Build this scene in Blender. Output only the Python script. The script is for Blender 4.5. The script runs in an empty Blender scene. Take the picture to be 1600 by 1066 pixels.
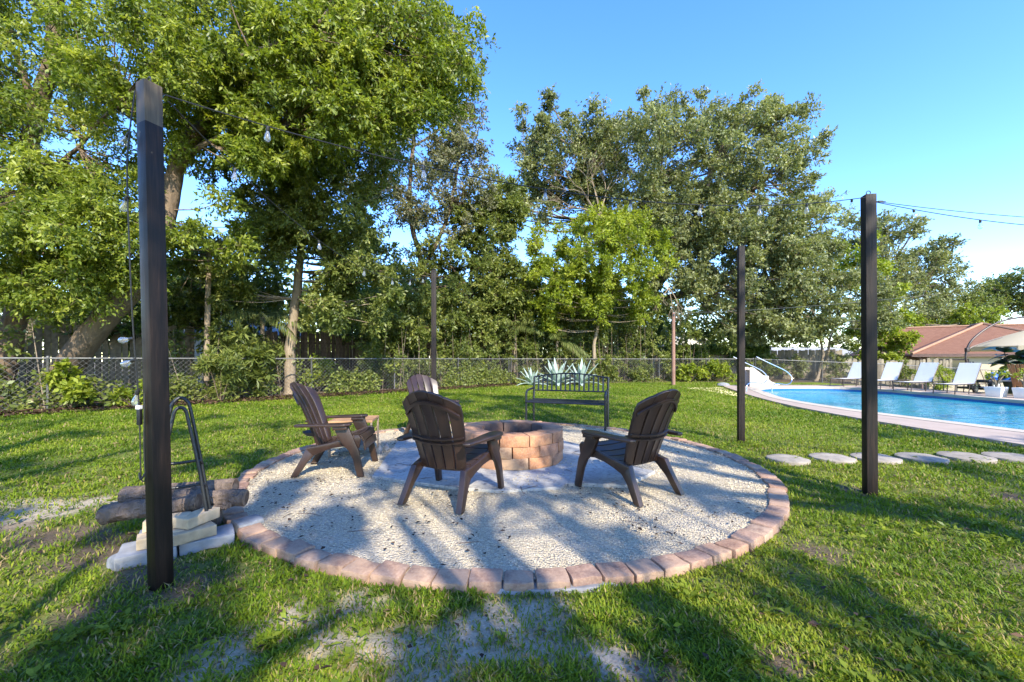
import bpy, bmesh, math, random
import numpy as np
from mathutils import Vector, Matrix, noise as mnoise

random.seed(7)
RNG = np.random.default_rng(7)
SC = bpy.context.scene
COL = SC.collection
R = math.radians
EYE = 1.17            # height of the lens above the lawn (m)

# ------------------------------------------------------------------ camera
cam_data = bpy.data.cameras.new('camera')
cam = bpy.data.objects.new('camera', cam_data); COL.objects.link(cam)
cam.location = (0, 0, EYE); cam.rotation_euler = (R(90), 0, 0)
cam_data.sensor_width = 36.0; cam_data.lens = 14.625
cam_data.shift_y = 0.0181
cam_data.clip_start = 0.05; cam_data.clip_end = 600
SC.camera = cam

# ------------------------------------------------------------------ light
SUN_EL, SUN_ROT = R(36), R(157)
world = bpy.data.worlds.new('World'); SC.world = world; world.use_nodes = True
wn = world.node_tree; wn.nodes.clear()
w_out = wn.nodes.new('ShaderNodeOutputWorld'); w_bg = wn.nodes.new('ShaderNodeBackground')
w_sky = wn.nodes.new('ShaderNodeTexSky'); w_sky.sky_type = 'NISHITA'; w_sky.sun_disc = False
w_sky.sun_elevation = SUN_EL; w_sky.sun_rotation = SUN_ROT
w_sky.air_density = 1.0; w_sky.dust_density = 0.15; w_sky.ozone_density = 2.5
w_bg.inputs['Strength'].default_value = 0.15
w_hs = wn.nodes.new('ShaderNodeHueSaturation'); w_hs.inputs['Saturation'].default_value = 1.28; w_hs.inputs['Hue'].default_value = .514
wn.links.new(w_sky.outputs[0], w_hs.inputs['Color']); wn.links.new(w_hs.outputs[0], w_bg.inputs[0]); wn.links.new(w_bg.outputs[0], w_out.inputs[0])
to_sun = Vector((math.sin(SUN_ROT)*math.cos(SUN_EL), math.cos(SUN_ROT)*math.cos(SUN_EL), math.sin(SUN_EL)))
sun_d = bpy.data.lights.new('sun', 'SUN'); sun_d.energy = 2.75; sun_d.angle = R(0.53); sun_d.color = (1.0, 0.92, 0.77)
sun = bpy.data.objects.new('sun', sun_d); COL.objects.link(sun)
sun.rotation_euler = (-to_sun).to_track_quat('-Z', 'Y').to_euler(); sun.location = to_sun*40
SC.view_settings.view_transform = 'Standard'; SC.view_settings.look = 'None'
SC.view_settings.exposure = 2.02; SC.view_settings.gamma = 1.0; SC.view_settings.use_curve_mapping = False
SC.render.engine = 'CYCLES'
cy = SC.cycles
cy.max_bounces = 7; cy.diffuse_bounces = 3; cy.glossy_bounces = 3; cy.transmission_bounces = 4
cy.transparent_max_bounces = 8; cy.sample_clamp_indirect = 4.0
cy.caustics_reflective = False; cy.caustics_refractive = False
cy.use_denoising = True

# ------------------------------------------------------------------ helpers
def G(px, py):
    """Ground point read off the photograph by surveying (flat lawn)."""
    Y = EYE*650/(py-562); return ((px-800)/650*Y, Y)
def S(px, py, Y):
    """Point at a known distance Y."""
    return Vector(((px-800)/650*Y, Y, EYE+(562-py)/650*Y))
def fbm(x, y, s=1.0, seed=0.0, oct=3):
    v = 0; a = 1; t = 0
    for _ in range(oct):
        v += a*mnoise.noise(Vector((x*s+seed*17.3, y*s-seed*9.1, seed*3.7))); t += a; a *= .5; s *= 2.1
    return v/t
def gz(x, y):
    d = max(0.0, x-15.6)
    return -min(0.9, 0.065*d)

def tag(o, label=None, cat=None, group=None, kind=None):
    if label: o['label'] = label
    if cat: o['category'] = cat
    if group: o['group'] = group
    if kind: o['kind'] = kind
    return o
def empty(name, loc=(0,0,0), rz=0.0, label=None, cat=None, group=None, kind=None):
    o = bpy.data.objects.new(name, None); COL.objects.link(o)
    o.empty_display_size = .1
    o.location = loc; o.rotation_euler = (0, 0, rz)
    return tag(o, label, cat, group, kind)

class MB:
    """collects simple shapes, builds ONE mesh object"""
    def __init__(s): s.v = []; s.f = []
    def add(s, vs, fs):
        n = len(s.v); s.v += [tuple(p) for p in vs]; s.f += [tuple(i+n for i in f) for f in fs]; return s
    def box(s, c, d, rz=0.0, m=None):
        x, y, z = d[0]/2, d[1]/2, d[2]/2
        vs = [Vector((sx*x, sy*y, sz*z)) for sz in (-1,1) for sy in (-1,1) for sx in (-1,1)]
        M = m if m is not None else Matrix.Rotation(rz, 3, 'Z')
        vs = [M @ p + Vector(c) for p in vs]
        return s.add(vs, [(0,2,3,1),(4,5,7,6),(0,1,5,4),(2,6,7,3),(0,4,6,2),(1,3,7,5)])
    def tube(s, pts, r, n=8, cap=True, closed=False):
        pts = [Vector(p) for p in pts]; k = len(pts)
        rs = r if hasattr(r, '__len__') else [r]*k
        up = Vector((0,0,1)); prev = None; vs = []; fs = []
        for i, p in enumerate(pts):
            if closed: t = pts[(i+1) % k]-pts[i-1]
            else: t = pts[min(i+1,k-1)]-pts[max(i-1,0)]
            if t.length < 1e-9: t = Vector((0,0,1))
            t.normalize()
            if prev is None:
                a = t.cross(up)
                if a.length < 1e-3: a = t.cross(Vector((1,0,0)))
            else:
                a = prev - t*prev.dot(t)
            a.normalize(); prev = a; b = t.cross(a)
            for j in range(n):
                an = 2*math.pi*j/n
                vs.append(p + (a*math.cos(an)+b*math.sin(an))*rs[i])
        m = k if closed else k-1
        for i in range(m):
            i2 = (i+1) % k
            for j in range(n):
                fs.append((i*n+j, i*n+(j+1)%n, i2*n+(j+1)%n, i2*n+j))
        if cap and not closed:
            fs.append(tuple(range(n-1,-1,-1))); fs.append(tuple((k-1)*n+j for j in range(n)))
        return s.add(vs, fs)
    def lathe(s, prof, c=(0,0,0), n=16, m=None):
        """prof: list of (r, z); capped when r>0 at the ends"""
        vs = []; fs = []; k = len(prof)
        for r, z in prof:
            for j in range(n):
                a = 2*math.pi*j/n; vs.append(Vector((r*math.cos(a), r*math.sin(a), z)))
        for i in range(k-1):
            for j in range(n): fs.append((i*n+j, i*n+(j+1)%n, (i+1)*n+(j+1)%n, (i+1)*n+j))
        if prof[0][0] > 1e-4: fs.append(tuple(range(n-1,-1,-1)))
        if prof[-1][0] > 1e-4: fs.append(tuple((k-1)*n+j for j in range(n)))
        if m is not None: vs = [m @ p for p in vs]
        return s.add([p+Vector(c) for p in vs], fs)
    def prism(s, poly, z0, z1):
        n = len(poly)
        vs = [(x,y,z0) for x,y in poly]+[(x,y,z1) for x,y in poly]
        fs = [tuple(range(n-1,-1,-1)), tuple(range(n,2*n))]+[(i,(i+1)%n,n+(i+1)%n,n+i) for i in range(n)]
        return s.add(vs, fs)
    def side(s, poly, xf, t):
        """outline in the (y,z) plane, thickness t about x = xf(y,z)"""
        n = len(poly)
        vs = [(xf(y,z)-t/2,y,z) for y,z in poly]+[(xf(y,z)+t/2,y,z) for y,z in poly]
        fs = [tuple(range(n)), tuple(range(2*n-1,n-1,-1))]+[(i,n+i,n+(i+1)%n,(i+1)%n) for i in range(n)]
        return s.add(vs, fs)
    def sheet(s, F, B):
        """solid between two point grids F (front) and B (back)"""
        nu, nv = len(F), len(F[0]); vs = [p for row in F for p in row]+[p for row in B for p in row]; o = nu*nv; fs = []
        I = lambda i,j: i*nv+j
        for i in range(nu-1):
            for j in range(nv-1):
                fs.append((I(i,j),I(i,j+1),I(i+1,j+1),I(i+1,j))); fs.append((o+I(i,j),o+I(i+1,j),o+I(i+1,j+1),o+I(i,j+1)))
        for i in range(nu-1):
            fs.append((I(i,0),I(i+1,0),o+I(i+1,0),o+I(i,0))); fs.append((I(i,nv-1),o+I(i,nv-1),o+I(i+1,nv-1),I(i+1,nv-1)))
        for j in range(nv-1):
            fs.append((I(0,j),o+I(0,j),o+I(0,j+1),I(0,j+1))); fs.append((I(nu-1,j),I(nu-1,j+1),o+I(nu-1,j+1),o+I(nu-1,j)))
        return s.add(vs, fs)
    def mesh(s, name, mat, bevel=0.0, seg=2, smooth=35, jitter=0.0):
        me = bpy.data.meshes.new(name); me.from_pydata(s.v, [], s.f)
        bm = bmesh.new(); bm.from_mesh(me)
        bmesh.ops.recalc_face_normals(bm, faces=bm.faces)
        if bevel > 0:
            es = [e for e in bm.edges if len(e.link_faces) == 2 and e.calc_face_angle(0) > R(28)]
            bmesh.ops.bevel(bm, geom=es, offset=bevel, segments=seg, profile=.6, affect='EDGES', clamp_overlap=True)
        if jitter > 0:
            for v in bm.verts:
                v.co += mnoise.noise_vector(v.co*11.0)*jitter
        bm.to_mesh(me); bm.free()
        if smooth:
            me.polygons.foreach_set('use_smooth', [True]*len(me.polygons))
            me.set_sharp_from_angle(angle=R(smooth))
        if mat: me.materials.append(mat)
        return me
    def build(s, name, mat, parent=None, loc=None, **kw):
        me = s.mesh(name, mat, **kw)
        return put(name, me, parent, loc)
def put(name, me, parent=None, loc=None, rot=None):
    o = bpy.data.objects.new(name, me); COL.objects.link(o)
    if parent is not None: o.parent = parent
    if loc is not None: o.location = loc
    if rot is not None: o.rotation_euler = rot
    return o
def copy_tree(o, parent=None):
    c = o.copy(); COL.objects.link(c)
    if parent is not None: c.parent = parent
    for ch in list(o.children): copy_tree(ch, c)
    return c
def np_mesh(name, V, Q, mat, attrs=None, smooth=False):
    """fast mesh: V (n,3), Q (m,k) faces of equal size k (or list of such arrays)"""
    Qs = Q if isinstance(Q, list) else [Q]
    me = bpy.data.meshes.new(name)
    me.vertices.add(len(V)); me.vertices.foreach_set('co', np.ascontiguousarray(V, np.float32).ravel())
    loops = np.concatenate([q.ravel() for q in Qs]); starts = []; o = 0
    for q in Qs:
        starts.append(o+np.arange(len(q))*q.shape[1]); o += q.size
    starts = np.concatenate(starts)
    me.loops.add(len(loops)); me.loops.foreach_set('vertex_index', loops.astype(np.int32))
    me.polygons.add(len(starts)); me.polygons.foreach_set('loop_start', starts.astype(np.int32))
    if smooth: me.polygons.foreach_set('use_smooth', np.ones(len(starts), bool))
    for k, a in (attrs or {}).items():
        at = me.attributes.new(k, 'FLOAT', 'POINT'); at.data.foreach_set('value', a.astype(np.float32))
    me.update(calc_edges=True)
    if mat: me.materials.append(mat)
    return me

# ------------------------------------------------------------------ materials
class NT:
    def __init__(s, name):
        s.m = bpy.data.materials.new(name); s.m.use_nodes = True; s.t = s.m.node_tree; s.t.nodes.clear()
        s.out = s.t.nodes.new('ShaderNodeOutputMaterial')
    def n(s, typ, **kw):
        nd = s.t.nodes.new('ShaderNode'+typ)
        ins = kw.pop('ins', {})
        for k, v in kw.items(): setattr(nd, k, v)
        for k, v in ins.items():
            if isinstance(v, bpy.types.NodeSocket): s.t.links.new(v, nd.inputs[k])
            else: nd.inputs[k].default_value = v
        return nd
    def link(s, a, b): s.t.links.new(a, b)
    def coord(s, scale=(1,1,1), kind='Object'):
        tc = s.n('TexCoord'); mp = s.n('Mapping', ins={'Vector': tc.outputs[kind], 'Scale': scale}); return mp.outputs[0]
    def noise(s, vec, scale, detail=4, rough=.55, dist=0.0):
        return s.n('TexNoise', ins={'Vector': vec, 'Scale': scale, 'Detail': detail, 'Roughness': rough, 'Distortion': dist}).outputs['Fac']
    def ramp(s, fac, stops, interp='LINEAR'):
        nd = s.n('ValToRGB', ins={'Fac': fac}); cr = nd.color_ramp; cr.interpolation = interp
        while len(cr.elements) < len(stops): cr.elements.new(.5)
        for e, (p, c) in zip(cr.elements, stops):
            e.position = p; e.color = (*c, 1) if len(c) == 3 else c
        return nd.outputs[0]
    def mix(s, fac, a, b, blend='MIX'):
        nd = s.n('Mix', data_type='RGBA', blend_type=blend)
        for k, v in ((0, fac), (6, a), (7, b)):
            if isinstance(v, bpy.types.NodeSocket): s.t.links.new(v, nd.inputs[k])
            elif isinstance(v, (int, float)): nd.inputs[k].default_value = v
            else: nd.inputs[k].default_value = (*v, 1) if len(v) == 3 else v
        return nd.outputs[2]
    def math(s, op, a, b=0.0):
        nd = s.n('Math', operation=op)
        for i, v in enumerate((a, b)):
            if isinstance(v, bpy.types.NodeSocket): s.t.links.new(v, nd.inputs[i])
            else: nd.inputs[i].default_value = v
        return nd.outputs[0]
    def bump(s, h, strength=.3, dist=.01):
        return s.n('Bump', ins={'Height': h, 'Strength': strength, 'Distance': dist}).outputs[0]
    def attr(s, name): return s.n('Attribute', attribute_name=name).outputs['Fac']
    def objrand(s): return s.n('ObjectInfo').outputs['Random']
    def done(s, color, rough=.6, normal=None, metallic=0.0, spec=.5, **ins):
        p = s.n('BsdfPrincipled')
        for k, v in (('Base Color', color), ('Roughness', rough), ('Metallic', metallic), ('Specular IOR Level', spec), *ins.items()):
            if isinstance(v, bpy.types.NodeSocket): s.link(v, p.inputs[k])
            elif k == 'Base Color' and len(v) == 3: p.inputs[k].default_value = (*v, 1)
            else: p.inputs[k].default_value = v
        if normal is not None: s.link(normal, p.inputs['Normal'])
        s.link(p.outputs[0], s.out.inputs[0]); return s.m

def mat_plain(name, c, rough=.6, var=.15, scale=8, bump=.0, metallic=0.0, spec=.5, rand=0.0):
    n = NT(name); v = n.coord()
    f = n.noise(v, scale, 5)
    col = n.ramp(f, [(.25, [x*(1-var) for x in c]), (.75, [min(1, x*(1+var)) for x in c])])
    if rand:
        r = n.math('ADD', n.math('MULTIPLY', n.objrand(), 2*rand), 1-rand)
        hv = n.n('HueSaturation', ins={'Color': col, 'Value': r}); col = hv.outputs[0]
    nm = n.bump(n.noise(v, scale*6, 4), bump, .004) if bump else None
    return n.done(col, rough, nm, metallic, spec)

def mat_leaf(name, c0, c1, c2, trans=.35, rough=.45, gloss=.015, fres=.10, dry=None):
    """three tints spread by the per-leaf attribute; thin leaves let light through"""
    n = NT(name)
    col = n.ramp(n.attr('tint'), [(.0, c0), (.5, c1), (1.0, c2)] if dry is None else [(.0, c0), (.42, c1), (.80, c2), (.93, dry)])
    d = n.n('BsdfDiffuse', ins={'Color': col})
    tcol = n.mix(1.0, col, (1.25, 1.3, .55), 'MULTIPLY')
    t = n.n('BsdfTranslucent', ins={'Color': tcol})
    m1 = n.n('MixShader', ins={0: trans, 1: d.outputs[0], 2: t.outputs[0]})
    g = n.n('BsdfGlossy', ins={'Roughness': rough, 'Color': (.9, .95, 1, 1)})
    lw = n.n('LayerWeight', ins={'Blend': .25})
    fac = n.math('ADD', n.math('MULTIPLY', lw.outputs['Fresnel'], fres), gloss)
    m2 = n.n('MixShader', ins={0: fac, 1: m1.outputs[0], 2: g.outputs[0]})
    n.link(m2.outputs[0], n.out.inputs[0]); return n.m

def mat_bark(name, c0, c1, scale=6):
    n = NT(name); v = n.coord((1, 1, .25))
    f = n.noise(v, scale*2.2, 6, .65, .4)
    g = n.noise(n.coord(), scale*.5, 3)
    col = n.mix(n.math('MULTIPLY', g, .6), n.ramp(f, [(.3, c0), (.68, c1)]), tuple(min(1, x*1.7) for x in c1))
    return n.done(col, .9, n.bump(f, .9, .03), spec=.2)

M = {}
# chairs: brown poly-resin with a faint moulded grain
def _chair():
    n = NT('brown_resin'); v = n.coord((1, 1, 1))
    f = n.noise(v, 5, 5); g = n.noise(n.coord((18, 18, 1.2)), 9, 3)
    col = n.ramp(f, [(.3, (.024, .013, .009)), (.7, (.040, .022, .015))])
    return n.done(col, n.ramp(f, [(.3, (.30,)*3), (.7, (.42,)*3)]), n.bump(g, .12, .003), spec=.55)
M['chair'] = _chair()
M['bench'] = mat_plain('black_powder_coat', (.012, .013, .016), .35, .2, 20, .05)
M['tube'] = mat_plain('black_tube_paint', (.014, .015, .017), .38, .3, 12, .05)
def _post(name):
    n = NT(name); v = n.coord((14, 14, 1.0))
    f = n.math('ADD', n.math('MULTIPLY', n.noise(v, 3.2, 6, .6, .6), .7), n.math('MULTIPLY', n.noise(n.coord((60, 60, 2.5)), 2.0, 4, .7), .3)); blot = n.noise(n.coord(), 3.0, 3)
    col = n.ramp(f, [(.34, (.004, .0028, .0022)), (.5, (.010, .006, .0045)), (.66, (.024, .014, .0095))])
    z = n.n('SeparateXYZ', ins={0: n.coord()}).outputs[2]
    return n, col, f, blot, z
n, col, f, blot, z = _post('dark_stained_timber')
M['post'] = n.done(col, n.ramp(blot, [(.3, (.45,)*3), (.7, (.65,)*3)]), n.bump(f, .7, .008), spec=.28)
n, col, f, blot, z = _post('dark_stained_timber_bare_top')
wz = n.math('ADD', z, n.math('MULTIPLY', n.math('SUBTRACT', blot, .5), .05))
bare = n.ramp(f, [(.34, (.055, .042, .028)), (.66, (.125, .098, .062))])
mask = n.math('GREATER_THAN', wz, 2.37)
chip = n.math('GREATER_THAN', n.noise(n.coord((9, 9, 5)), 2.2, 2), .69)
chip = n.math('MULTIPLY', chip, n.math('GREATER_THAN', wz, 1.9))
col = n.mix(n.math('MAXIMUM', mask, n.math('MULTIPLY', chip, .7)), col, bare)
M['post_bare'] = n.done(col, n.ramp(blot, [(.3, (.36,)*3), (.7, (.55,)*3)]), n.bump(f, .35, .006), spec=.22)
M['pole_wood'] = mat_bark('weathered_pole', (.10, .055, .04), (.22, .13, .10), 5)

def _brick(name, stops, soot=False):
    n = NT(name); v = n.coord(); r = n.objrand()
    hv = n.ramp(r, stops)
    pos = n.n('Mapping', ins={'Vector': n.n('TexCoord').outputs['Object'], 'Location': n.n('CombineXYZ', ins={0: n.math('MULTIPLY', r, 50.0)}).outputs[0]}).outputs[0]
    f = n.noise(pos, 9, 6, .6); g = n.noise(pos, 70, 3)
    col = n.mix(n.ramp(f, [(.45, (0,)*3), (.72, (.75,)*3)]), hv, (.13, .07, .055))
    col = n.mix(n.ramp(g, [(.45, (0,)*3), (.8, (.4,)*3)]), col, (.5, .36, .26))
    if soot:
        flat = n.n('VectorMath', operation='MULTIPLY', ins={0: n.coord(), 1: (1, 1, 0)}).outputs[0]
        rad = n.n('VectorMath', operation='LENGTH', ins={0: flat}).outputs['Value']
        rad = n.math('ADD', rad, n.math('MULTIPLY', n.math('SUBTRACT', f, .5), .12))
        col = n.mix(n.ramp(rad, [(.345, (.80,)*3), (.45, (0,)*3)]), col, (.055, .045, .045))
    return n.done(col, .9, n.bump(n.math('ADD', n.noise(pos, 30, 6, .7), n.math('MULTIPLY', f, .6)), .7, .008), spec=.2)
M['pit_brick'] = _brick('fire_pit_brick', [(0, (.42, .20, .10)), (.35, (.48, .25, .13)), (.7, (.36, .19, .12)), (1, (.46, .30, .18))], True)
M['edge_brick'] = _brick('edging_brick', [(0, (.30, .165, .105)), (.3, (.38, .25, .165)), (.6, (.31, .195, .14)), (.85, (.42, .315, .215)), (1, (.25, .155, .115))])
M['fire_brick'] = mat_plain('tan_fire_brick', (.46, .35, .22), .85, .3, 14, .5, spec=.2, rand=.15)
M['white_block'] = mat_plain('white_washed_concrete', (.25, .25, .25), .9, .22, 10, .6, spec=.2)
M['grey_rubble'] = mat_plain('grey_rubble', (.22, .225, .23), .95, .35, 14, .8, spec=.15)
M['footing'] = mat_plain('mortar_footing', (.27, .26, .25), .95, .4, 6, .8, spec=.15)
def _slab():
    n = NT('worn_concrete_pad'); v = n.coord()
    f = n.noise(v, 2.6, 6, .6); g = n.noise(v, 26, 5, .65); sp = n.noise(v, 90, 2)
    col = n.ramp(f, [(.3, (.26, .25, .235)), (.55, (.40, .38, .34)), (.75, (.50, .46, .38))])
    col = n.mix(n.ramp(g, [(.48, (0,)*3), (.68, (.75,)*3)]), col, (.16, .15, .145))
    col = n.mix(n.ramp(sp, [(.62, (0,)*3), (.7, (.5,)*3)]), col, (.5, .45, .38))
    return n.done(col, .92, n.bump(n.math('ADD', g, sp), .5, .008), spec=.2)
M['slab'] = _slab()
def _gravel():
    n = NT('pale_gravel'); v = n.coord()
    vo = n.n('TexVoronoi', ins={'Vector': v, 'Scale': 75.0}); vo2 = n.n('TexVoronoi', ins={'Vector': v, 'Scale': 38.0})
    f = n.noise(v, 1.1, 4); g = n.noise(v, 22, 4)
    c = n.ramp(n.n('SeparateColor', ins={0: vo.outputs['Color']}).outputs[0], [(0, (.37, .30, .20)), (.5, (.48, .40, .27)), (1, (.57, .49, .35))])
    c = n.mix(n.ramp(vo.outputs['Distance'], [(.35, (0,)*3), (.75, (.45,)*3)]), c, (.20, .165, .125))
    c = n.mix(n.ramp(f, [(.4, (0,)*3), (.7, (.4,)*3)]), c, (.40, .37, .33))
    c = n.mix(n.ramp(g, [(.62, (0,)*3), (.72, (.45,)*3)]), c, (.09, .07, .055))
    h = n.math('ADD', n.math('MULTIPLY', vo.outputs['Distance'], -1.0), n.math('MULTIPLY', vo2.outputs['Distance'], -.5))
    return n.done(c, .95, n.bump(h, .9, .012), spec=.15)
M['gravel'] = _gravel()
def _stone():
    n = NT('gravel_stone'); t = n.attr('tint')
    c = n.ramp(t, [(0, (.30, .235, .145)), (.25, (.47, .385, .245)), (.8, (.58, .49, .325)), (1, (.66, .58, .415))])
    return n.done(c, .9, spec=.2)
M['stone'] = _stone()
def _ground():
    n = NT('lawn_soil'); v = n.coord()
    f = n.noise(v, .55, 5); g = n.noise(v, 9, 6, .65); h = n.noise(v, 55, 4, .7)
    grass = n.ramp(g, [(.25, (.075, .115, .012)), (.5, (.155, .21, .018)), (.78, (.27, .29, .045))])
    grass = n.mix(n.ramp(h, [(.3, (.55,)*3), (.6, (0,)*3)]), grass, (.022, .042, .008))
    grass = n.mix(n.ramp(f, [(.5, (0,)*3), (.72, (.4,)*3)]), grass, (.19, .20, .05))
    soil = n.ramp(h, [(.25, (.06, .045, .028)), (.75, (.16, .12, .08))])
    sand = n.ramp(h, [(.25, (.28, .22, .16)), (.7, (.50, .425, .33))])
    sand = n.mix(n.ramp(g, [(.5, (0,)*3), (.75, (.6,)*3)]), sand, (.24, .20, .17))
    near = n.attr('near')
    c = n.mix(n.math('MULTIPLY', near, .45), grass, soil)
    c = n.mix(n.attr('dirt'), c, soil); c = n.mix(n.attr('sand'), c, sand)
    return n.done(c, .95, n.bump(n.math('ADD', h, g), .6, .02), spec=.12)
M['ground'] = _ground()
M['grass'] = mat_leaf('grass_blades', (.070, .125, .010), (.155, .225, .014), (.30, .32, .034), .42, .5, .004, .03, (.36, .27, .13))
M['deck'] = mat_plain('pink_beige_deck', (.37, .295, .24), .85, .12, 2.5, .35, spec=.2)
M['coping'] = mat_plain('cream_coping', (.44, .38, .30), .8, .12, 3, .3, spec=.25)
def _basin():
    n = NT('pool_plaster'); v = n.coord()
    w = n.n('TexVoronoi', feature='SMOOTH_F1', ins={'Vector': n.n('Mapping', ins={'Vector': v, 'Scale': (1, .7, 1)}).outputs[0], 'Scale': 1.6})
    c = n.ramp(n.noise(v, 1.2, 3), [(.3, (.06, .52, .78)), (.7, (.12, .66, .86))])
    return n.done(c, .7, spec=.2)
M['basin'] = _basin()
M['pool_tile'] = mat_plain('blue_waterline_tile', (.015, .13, .40), .3, .3, 20, .1)
def _water():
    n = NT('pool_water'); v = n.coord((1.0, 1.0, 1))
    a = n.noise(n.coord((3.2, 5.5, 1)), 1.0, 3, .5, .6); b = n.noise(v, 9, 2)
    nm = n.bump(n.math('ADD', a, n.math('MULTIPLY', b, .12)), .30, .10)
    fr = n.n('Fresnel', ins={'IOR': 1.2, 'Normal': nm})
    gl = n.n('BsdfGlossy', ins={'Roughness': .015, 'Normal': nm})
    tr = n.n('BsdfTransparent', ins={'Color': (.74, .97, 1.0, 1)})
    tint = n.ramp(n.noise(n.coord((.45, 1.3, 1)), 1.6, 5, .62, 1.2), [(.36, (.008, .24, .40)), (.50, (.020, .43, .54)), (.62, (.04, .47, .60)), (.74, (.17, .62, .68))])  # pale bands paint caustic-like rippling light into the water colour
    df = n.n('BsdfDiffuse', ins={'Color': tint})
    body = n.n('MixShader', ins={0: .78, 1: tr.outputs[0], 2: df.outputs[0]})
    mx = n.n('MixShader', ins={0: n.math('MULTIPLY', fr.outputs[0], .62), 1: body.outputs[0], 2: gl.outputs[0]})
    n.link(mx.outputs[0], n.out.inputs[0]); return n.m
M['water'] = _water()
M['step_stone'] = mat_plain('stepping_stone', (.27, .235, .19), .95, .3, 12, .7, spec=.15, rand=.12)
M['galv'] = mat_plain('galvanised_steel', (.145, .145, .14), .5, .25, 9, .1, metallic=.35)
M['dark_steel'] = mat_plain('dark_steel', (.03, .03, .035), .45, .2, 9, .05)
M['chrome'] = mat_plain('stainless_rail', (.7, .7, .72), .18, .05, 9, metallic=1.0)
M['board'] = mat_plain('weathered_board', (.17, .145, .105), .9, .4, 7, .5, spec=.15, rand=.25)
M['board_dark'] = mat_plain('brown_board', (.10, .072, .05), .9, .4, 7, .5, spec=.15, rand=.25)
M['bark_grey'] = mat_bark('grey_brown_bark', (.045, .033, .024), (.15, .11, .075))
M['bark_oak'] = mat_bark('oak_bark', (.05, .042, .032), (.17, .135, .095))
M['bark_pale'] = mat_bark('pale_bark', (.09, .07, .05), (.24, .19, .135))
M['bark_log'] = mat_bark('log_bark', (.025, .018, .014), (.15, .112, .088), 14)
def _end():
    n = NT('cut_log_end'); w = n.n('TexWave', wave_type='RINGS', rings_direction='SPHERICAL', ins={'Vector': n.coord(), 'Scale': 60.0, 'Distortion': 2.0, 'Detail': 3.0})
    return n.done(n.ramp(w.outputs['Fac'], [(.2, (.12, .08, .055)), (.8, (.23, .165, .115))]), .9, spec=.15)
M['log_end'] = _end()
M['char'] = mat_plain('charred_wood', (.018, .017, .017), .9, .5, 20, .8)
M['ash'] = mat_plain('grey_ash', (.10, .10, .105), .95, .6, 16, .9, spec=.1)
M['table_wood'] = mat_plain('oiled_slat', (.30, .17, .085), .55, .3, 9, .2, rand=.12)
M['table_leg'] = mat_plain('bronze_table_leg', (.24, .18, .13), .5, .2, 9, .1)
M['table_shelf'] = mat_plain('grey_shelf', (.15, .16, .15), .6, .2, 9, .1)
def _sling():
    n = NT('white_sling_fabric'); c = (.88, .88, .86, 1)
    d = n.n('BsdfDiffuse', ins={'Color': c}); t = n.n('BsdfTranslucent', ins={'Color': c})
    m = n.n('MixShader', ins={0: .45, 1: d.outputs[0], 2: t.outputs[0]}); n.link(m.outputs[0], n.out.inputs[0]); return n.m
M['sling'] = _sling()
def _canvas():
    n = NT('cream_canvas'); c = (.62, .54, .40, 1)
    d = n.n('BsdfDiffuse', ins={'Color': c}); t = n.n('BsdfTranslucent', ins={'Color': (.75, .52, .26, 1)})
    m = n.n('MixShader', ins={0: .35, 1: d.outputs[0], 2: t.outputs[0]}); n.link(m.outputs[0], n.out.inputs[0]); return n.m
M['canvas'] = _canvas()
M['bronze'] = mat_plain('dark_bronze_pole', (.06, .045, .04), .4, .2, 9, metallic=.3)
M['stucco'] = mat_plain('beige_stucco', (.55, .46, .31), .9, .08, 3, .3, spec=.15)
M['white_wall'] = mat_plain('white_siding', (.62, .62, .58), .85, .1, 3, .2, spec=.2)
M['tan_wall'] = mat_plain('pale_tan_wall', (.24, .22, .17), .9, .2, 2, .2, spec=.15)
M['grey_roof'] = mat_plain('light_grey_roof', (.30, .30, .30), .85, .2, 5, .3, spec=.2)
def _shingle():
    n = NT('terracotta_shingle'); v = n.coord()
    br = n.n('TexBrick', ins={'Vector': n.coord((1, 1, 1)), 'Scale': 3.0, 'Color1': (.185, .090, .055, 1), 'Color2': (.235, .122, .077, 1), 'Mortar': (.10, .045, .027, 1), 'Mortar Size': .015})
    c = n.mix(n.ramp(n.noise(v, 6, 5), [(.4, (0,)*3), (.75, (.6,)*3)]), br.outputs[0], (.16, .08, .055))
    return n.done(c, .9, n.bump(n.noise(v, 40, 3), .4, .01), spec=.15)
M['shingle'] = _shingle()
M['ridge'] = mat_plain('ridge_cap', (.32, .185, .12), .9, .15, 6, .3, spec=.15)
M['fascia'] = mat_plain('brown_fascia', (.16, .10, .08), .7, .2, 6)
M['glass_dark'] = mat_plain('dark_window_glass', (.02, .03, .035), .08, .2, 3, spec=.8)
def _bulb():
    n = NT('clear_bulb_glass'); g = n.n('BsdfGlossy', ins={'Roughness': .05}); t = n.n('BsdfTransparent', ins={'Color': (.93, .95, .96, 1)})
    d = n.n('BsdfDiffuse', ins={'Color': (.75, .8, .85, 1)})
    lw = n.n('LayerWeight', ins={'Blend': .35})
    m0 = n.n('MixShader', ins={0: .10, 1: t.outputs[0], 2: d.outputs[0]})
    m = n.n('MixShader', ins={0: lw.outputs['Facing'], 1: m0.outputs[0], 2: g.outputs[0]}); n.link(m.outputs[0], n.out.inputs[0]); return n.m
M['bulb'] = _bulb()
M['cable'] = mat_plain('black_cable', (.012, .012, .012), .5, .1, 9)
M['sticker'] = mat_plain('white_plug_tag', (.7, .7, .7), .5, .05, 9)
M['ceramic'] = mat_plain('white_planter', (.72, .70, .66), .6, .08, 9)
M['blue_plastic'] = mat_plain('blue_plastic', (.02, .12, .55), .35, .2, 4)
M['rubber'] = mat_plain('black_rubber', (.02, .02, .02), .7, .2, 9)
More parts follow.
